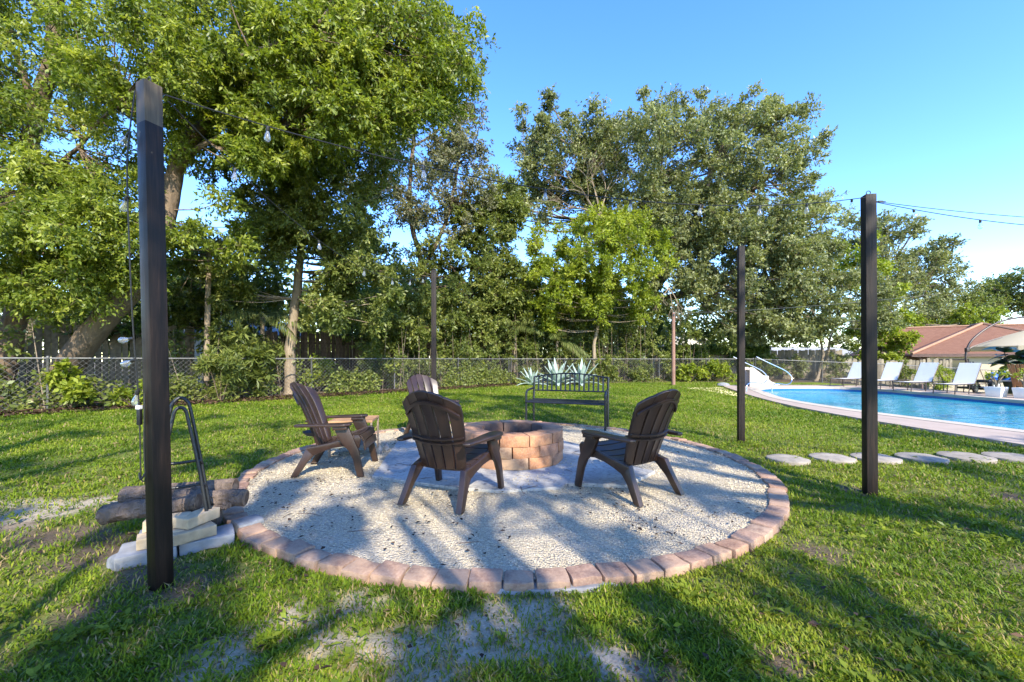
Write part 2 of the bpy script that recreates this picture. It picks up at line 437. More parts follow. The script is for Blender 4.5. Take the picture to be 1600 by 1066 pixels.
M['wheel_white'] = mat_plain('white_wheel', (.65, .65, .65), .5, .1, 9)
M['wicker'] = mat_plain('teak_slat', (.33, .15, .06), .6, .3, 9, .2, rand=.1)
M['slide'] = mat_plain('weathered_slide', (.50, .42, .37), .6, .15, 4, .1)
M['mulch'] = mat_plain('mulch_chip', (.10, .06, .045), .95, .6, 12, .5)
def _litter():
    n = NT('fallen_leaf'); c = n.ramp(n.attr('tint'), [(0, (.022, .014, .010)), (.6, (.07, .04, .025)), (1, (.17, .10, .055))])
    return n.done(c, .85, spec=.2)
M['litter'] = _litter()
# foliage
M['lf_laurel'] = mat_leaf('laurel_leaf', (.085, .125, .014), (.185, .235, .026), (.36, .385, .055), .50)
M['lf_mid'] = mat_leaf('mid_green_leaf', (.072, .102, .022), (.150, .185, .038), (.28, .295, .075), .44)
M['lf_grey'] = mat_leaf('grey_green_leaf', (.095, .100, .060), (.175, .178, .100), (.28, .27, .15), .36)
M['lf_oak'] = mat_leaf('oak_leaf', (.095, .110, .048), (.198, .220, .090), (.34, .35, .155), .42)
M['lf_lime'] = mat_leaf('lime_leaf', (.115, .165, .012), (.235, .290, .024), (.38, .41, .050), .50)
M['lf_dark'] = mat_leaf('dark_leaf', (.028, .054, .010), (.066, .115, .018), (.15, .21, .034), .36)
M['lf_gloss'] = mat_leaf('glossy_dark_leaf', (.010, .035, .010), (.018, .060, .016), (.035, .10, .022), .15, .3, .08)
M['lf_palm'] = mat_leaf('palm_leaf', (.060, .090, .022), (.12, .15, .038), (.22, .22, .08), .35)
M['lf_agave'] = mat_leaf('agave_leaf', (.22, .30, .26), (.34, .43, .37), (.48, .55, .44), .1)

# ------------------------------------------------------------------ foliage helpers
def norm(a): return a/np.maximum(np.linalg.norm(a, axis=-1, keepdims=True), 1e-9)
def leaf_quads(P, D, N, L, W):
    """folded lozenge leaves: base P, direction D, normal N, length L, width W"""
    n = len(P); S_ = norm(np.cross(D, N)); N = np.cross(S_, D)
    L = L[:, None]; W = W[:, None]
    V = np.empty((n, 4, 3))
    V[:, 0] = P; V[:, 1] = P + D*L*.5 + S_*W*.5 + N*W*.14
    V[:, 2] = P + D*L - N*L*.12; V[:, 3] = P + D*L*.5 - S_*W*.5 + N*W*.14
    return V.reshape(-1, 3), np.arange(n*4).reshape(n, 4)
def spray_leaves(C, Rr, twigs, per, L, W, squash=.8, up=.35, droop=0.0, rng=RNG):
    """clumps C (k,3) radius Rr (k,) -> leaves on twigs. returns V,Q,tint, twig ends"""
    k = len(C); T = k*twigs
    c = np.repeat(C, twigs, 0); r = np.repeat(Rr, twigs)
    d = rng.normal(size=(T, 3)); d[:, 2] += up; d = norm(d)
    d *= np.array([1, 1, squash])
    ln = r*rng.uniform(.55, 1.12, T)
    a = c + d*(ln*.30)[:, None]; b = c + d*ln[:, None]; b[:, 2] -= droop*ln
    n = T*per
    t = rng.uniform(.0, 1.0, (T, per)).ravel()
    A = np.repeat(a, per, 0); B = np.repeat(b, per, 0)
    P = A + (B-A)*t[:, None] + rng.normal(size=(n, 3))*np.repeat(r, per)[:, None]*.055
    ax = norm(B-A)
    D = norm(ax*.7 + rng.normal(size=(n, 3))*.75 + np.array([0, 0, -.15]))
    N = norm(rng.normal(size=(n, 3))*.75 + np.array([0, 0, .75]) + norm(P-np.repeat(np.repeat(C, twigs, 0), per, 0))*.5)
    l = L*rng.uniform(.65, 1.25, n); w = W*rng.uniform(.7, 1.2, n)
    V, Q = leaf_quads(P, D, N, l, w)
    ct = np.repeat(np.repeat(rng.normal(0, .12, k), twigs), per)
    tt = np.repeat(rng.normal(0, .12, T), per)
    tint = np.clip(.5 + ct + tt + rng.normal(0, .16, n), 0, 1)
    return V, Q, np.repeat(tint, 4), a, b
def sample_clumps(ells, rng=RNG):
    C = []; Rr = []
    for (ctr, rad, count, r0, r1) in ells:
        d = norm(rng.normal(size=(count, 3))); u = rng.uniform(.12, 1, count)**(1/2.2)
        C.append(np.array(ctr)+d*u[:, None]*np.array(rad)); Rr.append(rng.uniform(r0, r1, count))
    return np.concatenate(C), np.concatenate(Rr)
def twig_tubes(A, B, r):
    """thin three-sided twigs"""
    n = len(A); d = norm(B-A); s = norm(np.cross(d, np.array([.3, .5, .81]))); u = np.cross(d, s)
    V = np.empty((n, 6, 3))
    for i, an in enumerate((0, 2.094, 4.189)):
        o = (s*math.cos(an)+u*math.sin(an))*r
        V[:, i] = A+o; V[:, 3+i] = B+o*.35
    base = (np.arange(n)*6)[:, None]
    Q = np.concatenate([base+np.array([[0, 1, 4, 3]]), base+np.array([[1, 2, 5, 4]]), base+np.array([[2, 0, 3, 5]])])
    return V.reshape(-1, 3), Q
def smooth_path(pts, sub=4):
    pts = [Vector(p) for p in pts]
    if len(pts) < 3: return pts
    out = []
    for i in range(len(pts)-1):
        p0 = pts[max(i-1, 0)]; p1 = pts[i]; p2 = pts[i+1]; p3 = pts[min(i+2, len(pts)-1)]
        for j in range(sub):
            t = j/sub
            out.append(.5*((2*p1)+(p2-p0)*t+(2*p0-5*p1+4*p2-p3)*t*t+(3*p1-p0-3*p2+p3)*t*t*t))
    out.append(pts[-1]); return out
def wobble(p, amp): return p+mnoise.noise_vector(p*1.3)*amp
def make_tree(name, label, limbs, ells, bark, leaf, twigs, per, L, W, cat='tree', group=None, squash=.8, up=.35,
              droop=0.0, twig_r=.006, crown_name='crown', branch_r=.03, dens=1.22):
    """limbs: list of (points, r0, r1); the first is the trunk"""
    base = Vector(limbs[0][0][0])
    root = empty(name, base, 0, label, cat, group)
    nodes = []
    for i, (pts, r0, r1) in enumerate(limbs):
        pts = smooth_path(pts, 5); k = len(pts)
        pts = [wobble(p, .05 if j else 0) for j, p in enumerate(pts)]
        rs = [r0+(r1-r0)*(j/(k-1))**.8 for j in range(k)]
        if i == 0:
            rs[0] *= 1.35; rs[1] *= 1.12
        nodes += [(p, rs[j]) for j, p in enumerate(pts) if (i or j > k*.35)]
        mb = MB(); mb.tube([p-base for p in pts], rs, 10)
        mb.build('trunk' if i == 0 else 'limb', bark, root, smooth=60, jitter=r0*.18)
    C, Rr = sample_clumps(ells)
    bm = MB()
    NP = np.array([tuple(p) for p, _ in nodes])
    for c in C:
        dist = np.linalg.norm((NP-c)*np.array([1, 1, 1.3]), axis=1) + np.maximum(0, NP[:, 2]-c[2])*.8
        j = int(np.argmin(dist)); p0 = nodes[j][0]; pc = Vector(c)
        mid = p0.lerp(pc, .5)+Vector((random.uniform(-.15, .15), random.uniform(-.15, .15), -.06*(pc-p0).length))
        r = min(branch_r*(.6+.12*(pc-p0).length), nodes[j][1]*.7)
        path = smooth_path([p0, mid, pc], 3)
        bm.tube([p-base for p in path], [r*(1-.8*q/(len(path)-1)) for q in range(len(path))], 5, cap=False)
    V, Q, tint, A, B = spray_leaves(C, Rr, int(twigs*1.2), int(per*dens), L, W, squash, up, droop)
    twigs = int(twigs*1.2)
    b0 = np.array(tuple(base))
    if twig_r:
        Ac = np.repeat(C, twigs, 0)
        TV, TQ = twig_tubes((Ac-b0)[::5], (B-b0)[::5], twig_r)
        bv = np.array(bm.v) if bm.v else np.zeros((0, 3))
        bq = np.array([f for f in bm.f if len(f) == 4], int).reshape(-1, 4)
        me = np_mesh('branches', np.concatenate([bv, TV]), np.concatenate([bq, TQ+len(bv)]), bark)
        o = put('branches', me, root); o['kind'] = 'stuff'
    me = np_mesh(crown_name, V-b0, Q, leaf, {'tint': tint})
    o = put(crown_name, me, root); o['kind'] = 'stuff'
    return root
def shrub(name, label, loc, rad, count, leaf, L, W, twigs=10, per=10, r=(.18, .3), group=None, cat='shrub', up=.5, stems=True, bark=None):
    ells = [((loc[0], loc[1], loc[2]+rad[2]), rad, count, r[0], r[1])]
    C, Rr = sample_clumps(ells); C[:, 2] = np.maximum(C[:, 2], loc[2]+.06)
    V, Q, tint, A, B = spray_leaves(C, Rr, twigs, per, L, W, .9, up)
    V[:, 2] = np.maximum(V[:, 2], loc[2]+.01)
    b0 = np.array(loc)
    root = empty(name, loc, 0, label, cat, group)
    o = put('foliage', np_mesh('foliage', V-b0, Q, leaf, {'tint': tint}), root); o['kind'] = 'stuff'
    if stems:
        k = min(7, count); mb = MB()
        for c in C[:k]:
            v = Vector(c-b0); mb.tube([(v.x*.12, v.y*.12, 0), v*.55, v], [.012, .009, .004], 4)
        mb.build('stem', bark or M['bark_grey'], root)
    return root

# ------------------------------------------------------------------ layout masks
def vnoise(x, y, s, seed=0):
    x = np.asarray(x)*s+seed*13.7; y = np.asarray(y)*s-seed*7.9
    xi = np.floor(x).astype(np.int64); yi = np.floor(y).astype(np.int64)
    fx = x-xi; fy = y-yi; fx = fx*fx*(3-2*fx); fy = fy*fy*(3-2*fy)
    def h(a, b):
        n = (a*374761393 + b*668265263 + seed*982451653) & 0xFFFFFFFF
        n = ((n ^ (n >> 13))*1274126177) & 0xFFFFFFFF
        return ((n ^ (n >> 16)) & 0xFFFF)/65535.0
    return (h(xi, yi)*(1-fx)+h(xi+1, yi)*fx)*(1-fy)+(h(xi, yi+1)*(1-fx)+h(xi+1, yi+1)*fx)*fy
def vfbm(x, y, s, seed=0):
    return (vnoise(x, y, s, seed)*.5+vnoise(x, y, s*2.2, seed+1)*.3+vnoise(x, y, s*4.9, seed+2)*.2)
PIT_C = (-.05, 4.77); BED_R = 2.63            # gravel bed
FIRE_C = (0.0, 4.72)                          # fire pit
SANDS = [(-.74, 2.02, .13), (.02, 1.86, .20), (.10, 1.68, .20), (-.20, 1.78, .16), (-.52, 1.66, .16), (.22, 1.95, .14),
         (-.98, 1.86, .14), (-3.65, 3.25, .34), (-3.1, 3.35, .20), (-4.2, 3.1, .4), (-.75, 1.72, .12), (.32, 1.62, .14), (-1.15, 1.62, .16), (-.35, 1.55, .14)]
DIRTS = [(-3.0, 2.75, .42), (-2.5, 2.55, .30), (-1.66, 2.12, .22), (-2.0, 1.95, .16), (-2.05, 1.52, .20), (-2.0, 2.25, .25), (-3.5, 2.95, .3),
         (3.08, 3.72, .16), (2.35, 1.55, .20), (1.05, 1.62, .15), (2.9, 2.3, .25), (.5, 1.55, .18), (4.3, 3.5, .2), (1.9, 2.55, .2), (-3.2, 2.3, .25)]
def spots(x, y, L):
    v = np.zeros(np.shape(x))
    for a, b, r in L: v = np.maximum(v, np.exp(-((x-a)**2+(y-b)**2)/(r*r)))
    return v
def sand_mask(x, y):
    n = vfbm(x, y, 7.5, 3)*.7+vfbm(x, y, 19, 6)*.5; return np.clip((spots(x, y, [(a, b, r*1.25) for a, b, r in SANDS])*.80+n-.90)*2.8, 0, .85)
def dirt_mask(x, y):
    n = vfbm(x, y, 4.0, 9); bed = np.clip((1.25-fence_dist(x, y))*2+(n-.5)*2, 0, 1)
    return np.maximum(np.clip((spots(x, y, DIRTS)+n-.90)*3.2, 0, 1), bed)
FENCE = [(-12.4, 8.2), (-6.65, 13.8), (-.15, 20.0), (8.0, 22.6), (20.0, 22.0), (34, 21.0)]
def fence_dist(x, y):
    """signed-ish distance inside the chain-link line (positive on the lawn)"""
    best = np.full(np.shape(x), 1e9)
    for (ax, ay), (bx, by) in zip(FENCE[:-1], FENCE[1:]):
        dx, dy = bx-ax, by-ay; L2 = dx*dx+dy*dy
        t = np.clip(((x-ax)*dx+(y-ay)*dy)/L2, 0, 1)
        d = np.hypot(x-ax-t*dx, y-ay-t*dy); sg = np.sign((x-ax)*dy-(y-ay)*dx)
        best = np.where(np.abs(best) > d, d*sg, best)
    return best
WATER = [(8.5, 2.0), (8.35, 5.0), (8.0, 7.0), (7.68, 9.0), (7.68, 10.8), (7.95, 12.3), (8.6, 14.0), (9.3, 15.7), (10.1, 16.7), (11.2, 17.15), (12.9, 17.1), (13.7, 16.4), (13.95, 15.0), (13.95, 11), (13.95, 2.0)]
DECK = [(6.85, 2.0), (6.75, 5.5), (6.66, 7.3), (6.68, 8.7), (6.85, 10.3), (7.4, 12.7), (8.15, 15.2), (9.0, 17.7), (9.8, 18.35), (14.2, 18.3), (15.4, 17.6), (15.6, 15), (15.6, 2.0)]
def inside(poly, x, y):
    x = np.asarray(x); y = np.asarray(y); r = np.zeros(x.shape, bool); n = len(poly)
    for i in range(n):
        x0, y0 = poly[i]; x1, y1 = poly[(i+1) % n]
        c = ((y0 > y) != (y1 > y)) & (x < (x1-x0)*(y-y0)/((y1-y0) or 1e-9)+x0); r ^= c
    return r
def round_poly(poly, sub=5, fixed=()):
    n = len(poly); out = []
    for i in range(n):
        p0, p1, p2, p3 = [Vector((*poly[(i+k) % n], 0)) for k in (-1, 0, 1, 2)]
        for j in range(sub):
            t = j/sub
            q = .5*((2*p1)+(p2-p0)*t+(2*p0-5*p1+4*p2-p3)*t*t+(3*p1-p0-3*p2+p3)*t*t*t); out.append((q.x, q.y))
    return out
def clean_round(poly):
    """round every corner but keep the straight far ends straight"""
    P = [poly[0]]
    mid = round_poly(poly)
    return [(x, max(y, 2.0)) for x, y in mid if y >= 1.99]
WATER_R = clean_round(WATER); DECK_R = clean_round(DECK)
STONES = [G(1231, 721), G(1300, 719), G(1368, 719), G(1439, 718.5), G(1509, 717), G(1581, 718), (6.30, 4.86)]

# ------------------------------------------------------------------ ground, lawn
def axis(segs):
    out = []
    for a, b, st in segs: out += list(np.arange(a, b-1e-6, st))
    return np.array(out+[segs[-1][1]])
gx = axis([(-200, -40, 20), (-40, -14, 2), (-14, -4.6, .3), (-4.6, 5.4, .085), (5.4, 16, .3), (16, 40, 1.5), (40, 200, 20)])
gy = axis([(-60, -10, 5), (-10, .8, .6), (.8, 6.0, .085), (6, 24, .3), (24, 60, 2), (60, 320, 26)])
X, Y = np.meshgrid(gx, gy, indexing='ij')
und = (vfbm(X, Y, .9, 5)-.5)*.05*np.clip((np.hypot(X-PIT_C[0], Y-PIT_C[1])-2.9)/1.5, 0, 1)
und = und*np.clip((6.2-X)/1.0, 0, 1)
Z = und - np.clip(.065*np.maximum(0, X-15.6), 0, .9) + (vfbm(X, Y, 9, 8)-.5)*.012*(np.hypot(X, Y) < 9)
nx, ny = X.shape; I = np.arange(nx*ny).reshape(nx, ny)
Q = np.stack([I[:-1, :-1], I[1:, :-1], I[1:, 1:], I[:-1, 1:]], -1).reshape(-1, 4)
cx = .25*(X[:-1, :-1]+X[1:, :-1]+X[1:, 1:]+X[:-1, 1:]).ravel(); cyy = .25*(Y[:-1, :-1]+Y[1:, :-1]+Y[1:, 1:]+Y[:-1, 1:]).ravel()
grow = [(x+(.35 if x < 11 else -.3), y if y < 10 else y-.25) for x, y in WATER_R]
Q = Q[~((cx > 7.3) & (cx < 14.3) & (cyy > 2.2) & (cyy < 17.3))]
near = np.clip((10.0-np.hypot(X, Y))/4.0, 0, 1)
me = np_mesh('lawn', np.stack([X, Y, Z], -1).reshape(-1, 3), Q, M['ground'],
             {'sand': sand_mask(X, Y).ravel(), 'dirt': dirt_mask(X, Y).ravel(), 'near': near.ravel()}, smooth=True)
tag(put('lawn', me), kind='structure')

# gravel bed inside the ring of edging bricks
def disc(name, c, r, z, mat, rings=26, seg=96, amp=.0, seed=0):
    V = [(c[0], c[1], z)]; F = []
    for i in range(1, rings+1):
        for j in range(seg):
            a = 2*math.pi*j/seg; q = r*i/rings; x, y = c[0]+q*math.cos(a), c[1]+q*math.sin(a)
            V.append((x, y, z+amp*(float(vfbm(x, y, 1.6, seed))-.5)*2*(1 if i < rings else 0)))
    for j in range(seg): F.append((0, 1+j, 1+(j+1) % seg))
    for i in range(rings-1):
        for j in range(seg):
            a = 1+i*seg+j; b = 1+i*seg+(j+1) % seg; F.append((a, a+seg, b+seg, b))
    mb = MB(); mb.add(V, F); return mb.build(name, mat, smooth=60)
tag(disc('gravel_bed', PIT_C, BED_R, .036, M['gravel'], amp=.010, seed=4), kind='structure')
# mortar footing that shows under the bricks
mb = MB()
for i in range(72):
    a0 = 2*math.pi*i/72; a1 = 2*math.pi*(i+1)/72
    rr = [2.595+.13*float(vnoise(math.cos(a)*3+9, math.sin(a)*3+9, 2.6, 2))+.02*float(vnoise(math.cos(a)*30, math.sin(a)*30, 1, 2)) for a in (a0, a1)]
    P = lambda r, a, z: (PIT_C[0]+r*math.cos(a), PIT_C[1]+r*math.sin(a), z)
    n0 = len(mb.v)
    mb.add([P(2.55, a0, .022), P(2.55, a1, .022), P(rr[1]-.02, a1, .02), P(rr[0]-.02, a0, .02), P(rr[1], a1, -.02), P(rr[0], a0, -.02)], [(0, 1, 2, 3), (3, 2, 4, 5)])
tag(mb.build('mortar_footing', M['footing'], smooth=60), kind='structure')

# edging bricks, one by one
edge = empty('brick_edging', (*PIT_C, 0), 0, 'ring of worn reddish tumbled bricks edging the round gravel bed', 'brick edging')
def tumbled(seed, dx, dy, dz, bev, jit, taper=0.0):
    random.seed(seed); mb = MB()
    x, y, z = dx/2, dy/2, dz/2
    vs = [(sx*(x*(1+taper*sy)), sy*y, z+sz*z) for sz in (-1, 1) for sy in (-1, 1) for sx in (-1, 1)]
    mb.add(vs, [(0,2,3,1),(4,5,7,6),(0,1,5,4),(2,6,7,3),(0,4,6,2),(1,3,7,5)])
    me = bpy.data.meshes.new('t'); me.from_pydata(mb.v, [], mb.f)
    bm = bmesh.new(); bm.from_mesh(me); bpy.data.meshes.remove(me)
    bmesh.ops.subdivide_edges(bm, edges=bm.edges[:], cuts=2, use_grid_fill=True)
    es = [e for e in bm.edges if len(e.link_faces) == 2 and e.calc_face_angle(0) > R(40)]
    bmesh.ops.bevel(bm, geom=es, offset=bev, segments=2, profile=.6, affect='EDGES', clamp_overlap=True)
    for v in bm.verts: v.co += mnoise.noise_vector(v.co*14+Vector((seed*3.1, 0, seed)))*jit
    out = bpy.data.meshes.new('brick'); bm.to_mesh(out); bm.free()
    out.polygons.foreach_set('use_smooth', [True]*len(out.polygons)); out.set_sharp_from_angle(angle=R(50))
    return out
edge_meshes = []
for i in range(6):
    m_ = tumbled(20+i, .168, .140, .075, .014, .009, .03); m_.materials.append(M['edge_brick']); edge_meshes.append(m_)
NB = 96; random.seed(5)
for i in range(NB):
    a = 2*math.pi*(i+.5)/NB
    rr = 2.622+random.uniform(-.012, .012)
    o = put('brick', edge_meshes[random.randrange(6)], edge, (rr*math.cos(a), rr*math.sin(a), -.008+random.uniform(-.006, .006)),
            (random.uniform(-.05, .05), random.uniform(-.04, .04), a-math.pi/2+random.uniform(-.05, .05)))
    o.scale = (random.uniform(.93, 1.04), random.uniform(.94, 1.06), random.uniform(.80, .92))

# worn concrete pads under the pit and the chairs
def pad(poly, z, name='concrete_pad', seed=1):
    pts = []
    for i in range(len(poly)):
        a, b = Vector((*poly[i], 0)), Vector((*poly[(i+1) % len(poly)], 0)); k = max(2, int((b-a).length/.06))
        for j in range(k):
            p = a.lerp(b, j/k); w = .014
            pts.append((p.x+w*mnoise.noise(p*9+Vector((seed, 0, 0))), p.y+w*mnoise.noise(p*9+Vector((0, seed, 5)))))
    mb = MB(); mb.prism(pts, .0, z); return tag(mb.build(name, M['slab'], bevel=.006, seg=1), kind='structure')
a, b, c_, d_ = G(650, 672), G(572, 757), G(760, 785), G(905, 770)
pad([(-1.60, 6.0), (-1.34, 3.98), (-.62, 3.66), (-.12, 3.52), (.42, 3.62), (.60, 3.86), (.95, 4.25), (1.0, 5.2), (.5, 6.1)], .062, seed=1)
pad([(.50, 3.72), (1.0, 3.66), (1.42, 4.12), (1.02, 4.52), (.62, 4.2)], .068, seed=5)

# ------------------------------------------------------------------ pool
def ring_fill(name, outer, inner, z, mat, kind=None, parent=None):
    bm = bmesh.new(); 
    def loop(p): 
        vs = [bm.verts.new((x, y, z)) for x, y in p]; return [bm.edges.new((vs[i], vs[(i+1) % len(vs)])) for i in range(len(vs))]
    e = loop(outer)+loop(inner); bmesh.ops.triangle_fill(bm, use_beauty=True, use_dissolve=False, edges=e)
    bmesh.ops.recalc_face_normals(bm, faces=bm.faces)
    if bm.faces and sum(f.normal.z for f in bm.faces) < 0: bmesh.ops.reverse_faces(bm, faces=bm.faces[:])
    ex = bmesh.ops.extrude_face_region(bm, geom=bm.faces[:]); 
    for v in [g for g in ex['geom'] if isinstance(g, bmesh.types.BMVert)]: v.co.z -= .09
    bmesh.ops.recalc_face_normals(bm, faces=bm.faces)
    me = bpy.data.meshes.new(name); bm.to_mesh(me); bm.free(); me.materials.append(mat); return put(name, me, parent)
def offset(poly, d):
    n = len(poly); out = []
    area = sum(poly[i][0]*poly[(i+1) % n][1]-poly[(i+1) % n][0]*poly[i][1] for i in range(n)); sg = 1 if area > 0 else -1
    for i in range(n):
        t = Vector((poly[(i+1) % n][0]-poly[i-1][0], poly[(i+1) % n][1]-poly[i-1][1])).normalized()
        out.append((poly[i][0]+t.y*d*sg, poly[i][1]-t.x*d*sg))
    return out
cop_out = offset(WATER_R, .30)
cop_out = [(x, 2.05 if y < 2.3 else y) for x, y in cop_out]
wat_in = [(x, 2.3 if y < 2.3 else y) for x, y in WATER_R]
deck = ring_fill('pool_deck', DECK_R, cop_out, .050, M['deck']); tag(deck, kind='structure')
cope = ring_fill('coping', cop_out, offset(wat_in, -.02), .058, M['coping'], parent=deck)
def wall_strip(name, poly, z0, z1, mat, parent=None):
    mb = MB(); n = len(poly); mb.add([(x, y, z0) for x, y in poly]+[(x, y, z1) for x, y in poly], [(i, n+i, n+(i+1) % n, (i+1) % n) for i in range(n)])
    return mb.build(name, mat, parent)
basin = MB(); n_ = len(wat_in)
basin.add([(x, y, -1.0) for x, y in wat_in]+[(x, y, -.26) for x, y in wat_in], [tuple(range(n_))]+[(i, n_+i, n_+(i+1) % n_, (i+1) % n_) for i in range(n_)])
basin = tag(basin.build('pool_basin', M['basin'], smooth=0), kind='structure')
wall_strip('waterline_tile', wat_in, -.26, -.02, M['pool_tile'], basin)
mb = MB(); mb.add([(x, y, -.10) for x, y in wat_in], [tuple(range(n_))]); tag(mb.build('pool_water', M['water'], smooth=0), kind='structure')

# stepping stones
random.seed(3)
ssg = 'round stepping stones leading to the pool deck'
slab_ = ['leftmost round stepping stone, nearest the gravel bed', 'second round stepping stone from the gravel bed', 'round stepping stone half hidden behind the dark post',
         'round stepping stone just right of the dark post', 'fifth round stepping stone from the gravel bed', 'round stepping stone at the right edge of the picture', '']
for i, (x, y) in enumerate(STONES[:6]):
    r = [.215, .225, .235, .235, .25, .25][i]
    mb = MB(); mb.lathe([(r*.98, -.02), (r, .012), (r*.985, .03), (r*.93, .036), (r*.5, .038), (0.0, .037)], n=30)
    tag(mb.build('stepping_stone', M['step_stone'], loc=(x, y, .004), smooth=40, jitter=.008), slab_[i], 'stepping stone', ssg)

# ------------------------------------------------------------------ fire pit
pit = empty('fire_pit', (*FIRE_C, .062), 0, 'round brick fire pit of three courses with ashes inside', 'fire pit')
RO, RI, NC = .575, .345, 12
pm = []
def wedge(seed):
    """one ring segment block, centred on angle 0"""
    half = math.pi/NC*.972; mb = MB(); F = []; k = 5
    vs = []
    for z in (0, .115):
        for r in (RI, RO):
            for j in range(k):
                a = -half+2*half*j/(k-1); vs.append((r*math.cos(a), r*math.sin(a), z))
    I_ = lambda zi, ri, j: zi*2*k+ri*k+j; fs = []
    for j in range(k-1):
        fs += [(I_(0,0,j), I_(0,0,j+1), I_(0,1,j+1), I_(0,1,j)), (I_(1,0,j), I_(1,1,j), I_(1,1,j+1), I_(1,0,j+1)),
               (I_(0,1,j), I_(0,1,j+1), I_(1,1,j+1), I_(1,1,j)), (I_(0,0,j), I_(1,0,j), I_(1,0,j+1), I_(0,0,j+1))]
    fs += [(I_(0,0,0), I_(0,1,0), I_(1,1,0), I_(1,0,0)), (I_(0,0,k-1), I_(1,0,k-1), I_(1,1,k-1), I_(0,1,k-1))]
    me = bpy.data.meshes.new('t'); me.from_pydata(vs, [], fs); bm = bmesh.new(); bm.from_mesh(me); bpy.data.meshes.remove(me)
    bmesh.ops.recalc_face_normals(bm, faces=bm.faces)
    es = [e for e in bm.edges if e.calc_face_angle(0) > R(40)]
    bmesh.ops.bevel(bm, geom=es, offset=.011, segments=2, profile=.6, affect='EDGES', clamp_overlap=True)
    for v in bm.verts: v.co += mnoise.noise_vector(v.co*12+Vector((seed*2.7, seed, 0)))*.009
    out = bpy.data.meshes.new('brick'); bm.to_mesh(out); bm.free()
    out.polygons.foreach_set('use_smooth', [True]*len(out.polygons)); out.set_sharp_from_angle(angle=R(45)); out.materials.append(M['pit_brick']); return out
pm = [wedge(s) for s in range(5)]
random.seed(12)
for k in range(3):
    for i in range(NC):
        a = 2*math.pi*(i+(.5 if k == 1 else .08))/NC
        o = put('brick', pm[random.randrange(5)], pit, (random.uniform(-.006, .006), random.uniform(-.006, .006), k*.114), (0, 0, a+random.uniform(-.012, .012)))
mb = MB(); rings = 7; V = [(0, 0, .17)]; F = []
for i in range(1, rings+1):
    for j in range(26):
        a = 2*math.pi*j/26; r = .375*i/rings; V.append((r*math.cos(a), r*math.sin(a), .15+.035*mnoise.noise(Vector((r*math.cos(a)*8, r*math.sin(a)*8, 1)))))
for j in range(26): F.append((0, 1+j, 1+(j+1) % 26))
for i in range(rings-1):
    for j in range(26): a_ = 1+i*26+j; b_ = 1+i*26+(j+1) % 26; F.append((a_, a_+26, b_+26, b_))
mb.add(V, F); mb.build('ash_bed', M['ash'], pit, smooth=0)
random.seed(4)
for i, (x, y, a, L_, z, lab) in enumerate([(-.10, .02, .4, .34, .255, 'charred log lying on top in the fire pit'), (-.05, -.08, 1.9, .30, .225, 'short charred log under the top log in the fire pit'),
                                       (.06, .06, 2.7, .28, .215, 'grey burnt log at the back right of the ashes')]):
    mb = MB(); d = Vector((math.cos(a), math.sin(a), .05)); mb.tube([d*(-L_/2), d*(-L_/6), d*(L_/6), d*(L_/2)], [.030, .034, .033, .026], 8)
    tag(mb.build('charred_log', M['char'] if i < 2 else M['ash'], loc=(FIRE_C[0]+x, FIRE_C[1]+y, z+.03), smooth=50, jitter=.012), lab, 'burnt log', 'burnt logs in the fire pit')

# ------------------------------------------------------------------ posts
def post(loc, h, rz, label, lean=(0, 0), mat='post', w=.082, group='dark timber posts standing round the gravel bed', eye=True):
    root = empty('timber_post', (*loc, 0), rz, label, 'post', group)
    mb = MB(); k = 10; F = []
    for i in range(k+1):
        t = i/k; ox, oy = lean[0]*t, lean[1]*t
        F.append((ox, oy, -.05+t*(h+.05)))
    vs = []; fs = []
    for (x, y, z) in F:
        vs += [(x-w/2, y-w/2, z), (x+w/2, y-w/2, z), (x+w/2, y+w/2, z), (x-w/2, y+w/2, z)]
    for i in range(k):
        for j in range(4): fs.append((i*4+j, i*4+(j+1) % 4, i*4+4+(j+1) % 4, i*4+4+j))
    fs += [(3, 2, 1, 0), (k*4, k*4+1, k*4+2, k*4+3)]
    mb.add(vs, fs); mb.build('shaft', M[mat], root, bevel=.005, seg=2)
    if eye:
        mb = MB(); mb.tube([(lean[0]+.016*math.cos(a), lean[1], h+.022+.016*math.sin(a)) for a in np.linspace(-1.2, 4.0, 12)], .0035, 6); mb.tube([(lean[0], lean[1], h-.03), (lean[0], lean[1], h+.008)], .004, 6)
        mb.build('eye_hook', M['dark_steel'], root)
    return root
P1 = (-1.805, 2.14); P2 = (-1.30, 6.92); P3 = (3.22, 5.85); P4 = (3.115, 3.62)
post(P1, 2.585, R(-24), 'tall dark post in the left foreground with a bare unpainted top', (-.0566, -.0252), 'post_bare', .080)
post(P2, 2.65, R(8), 'thin looking dark post rising behind the chairs, farthest of the dark posts')
post(P3, 2.76, R(-10), 'dark post at the right edge of the gravel bed, before the pool')
post(P4, 2.60, R(-13), 'dark post on the right lawn beside the stepping stones', (-.012, 0), 'post', .082)
pw = empty('utility_pole', (7.37, 19.0, 0), 0, 'slim weathered wooden pole on the lawn in front of the back fence', 'pole')
mb = MB(); mb.tube([(0, 0, -.1), (0, 0, 1.5), (.0, 0, 3.32)], [.085, .082, .075], 10); mb.build('shaft', M['pole_wood'], pw, smooth=60)
mb = MB(); mb.box((.0, -.085, 3.2), (.06, .03, .10)); mb.build('bracket', M['dark_steel'], pw)

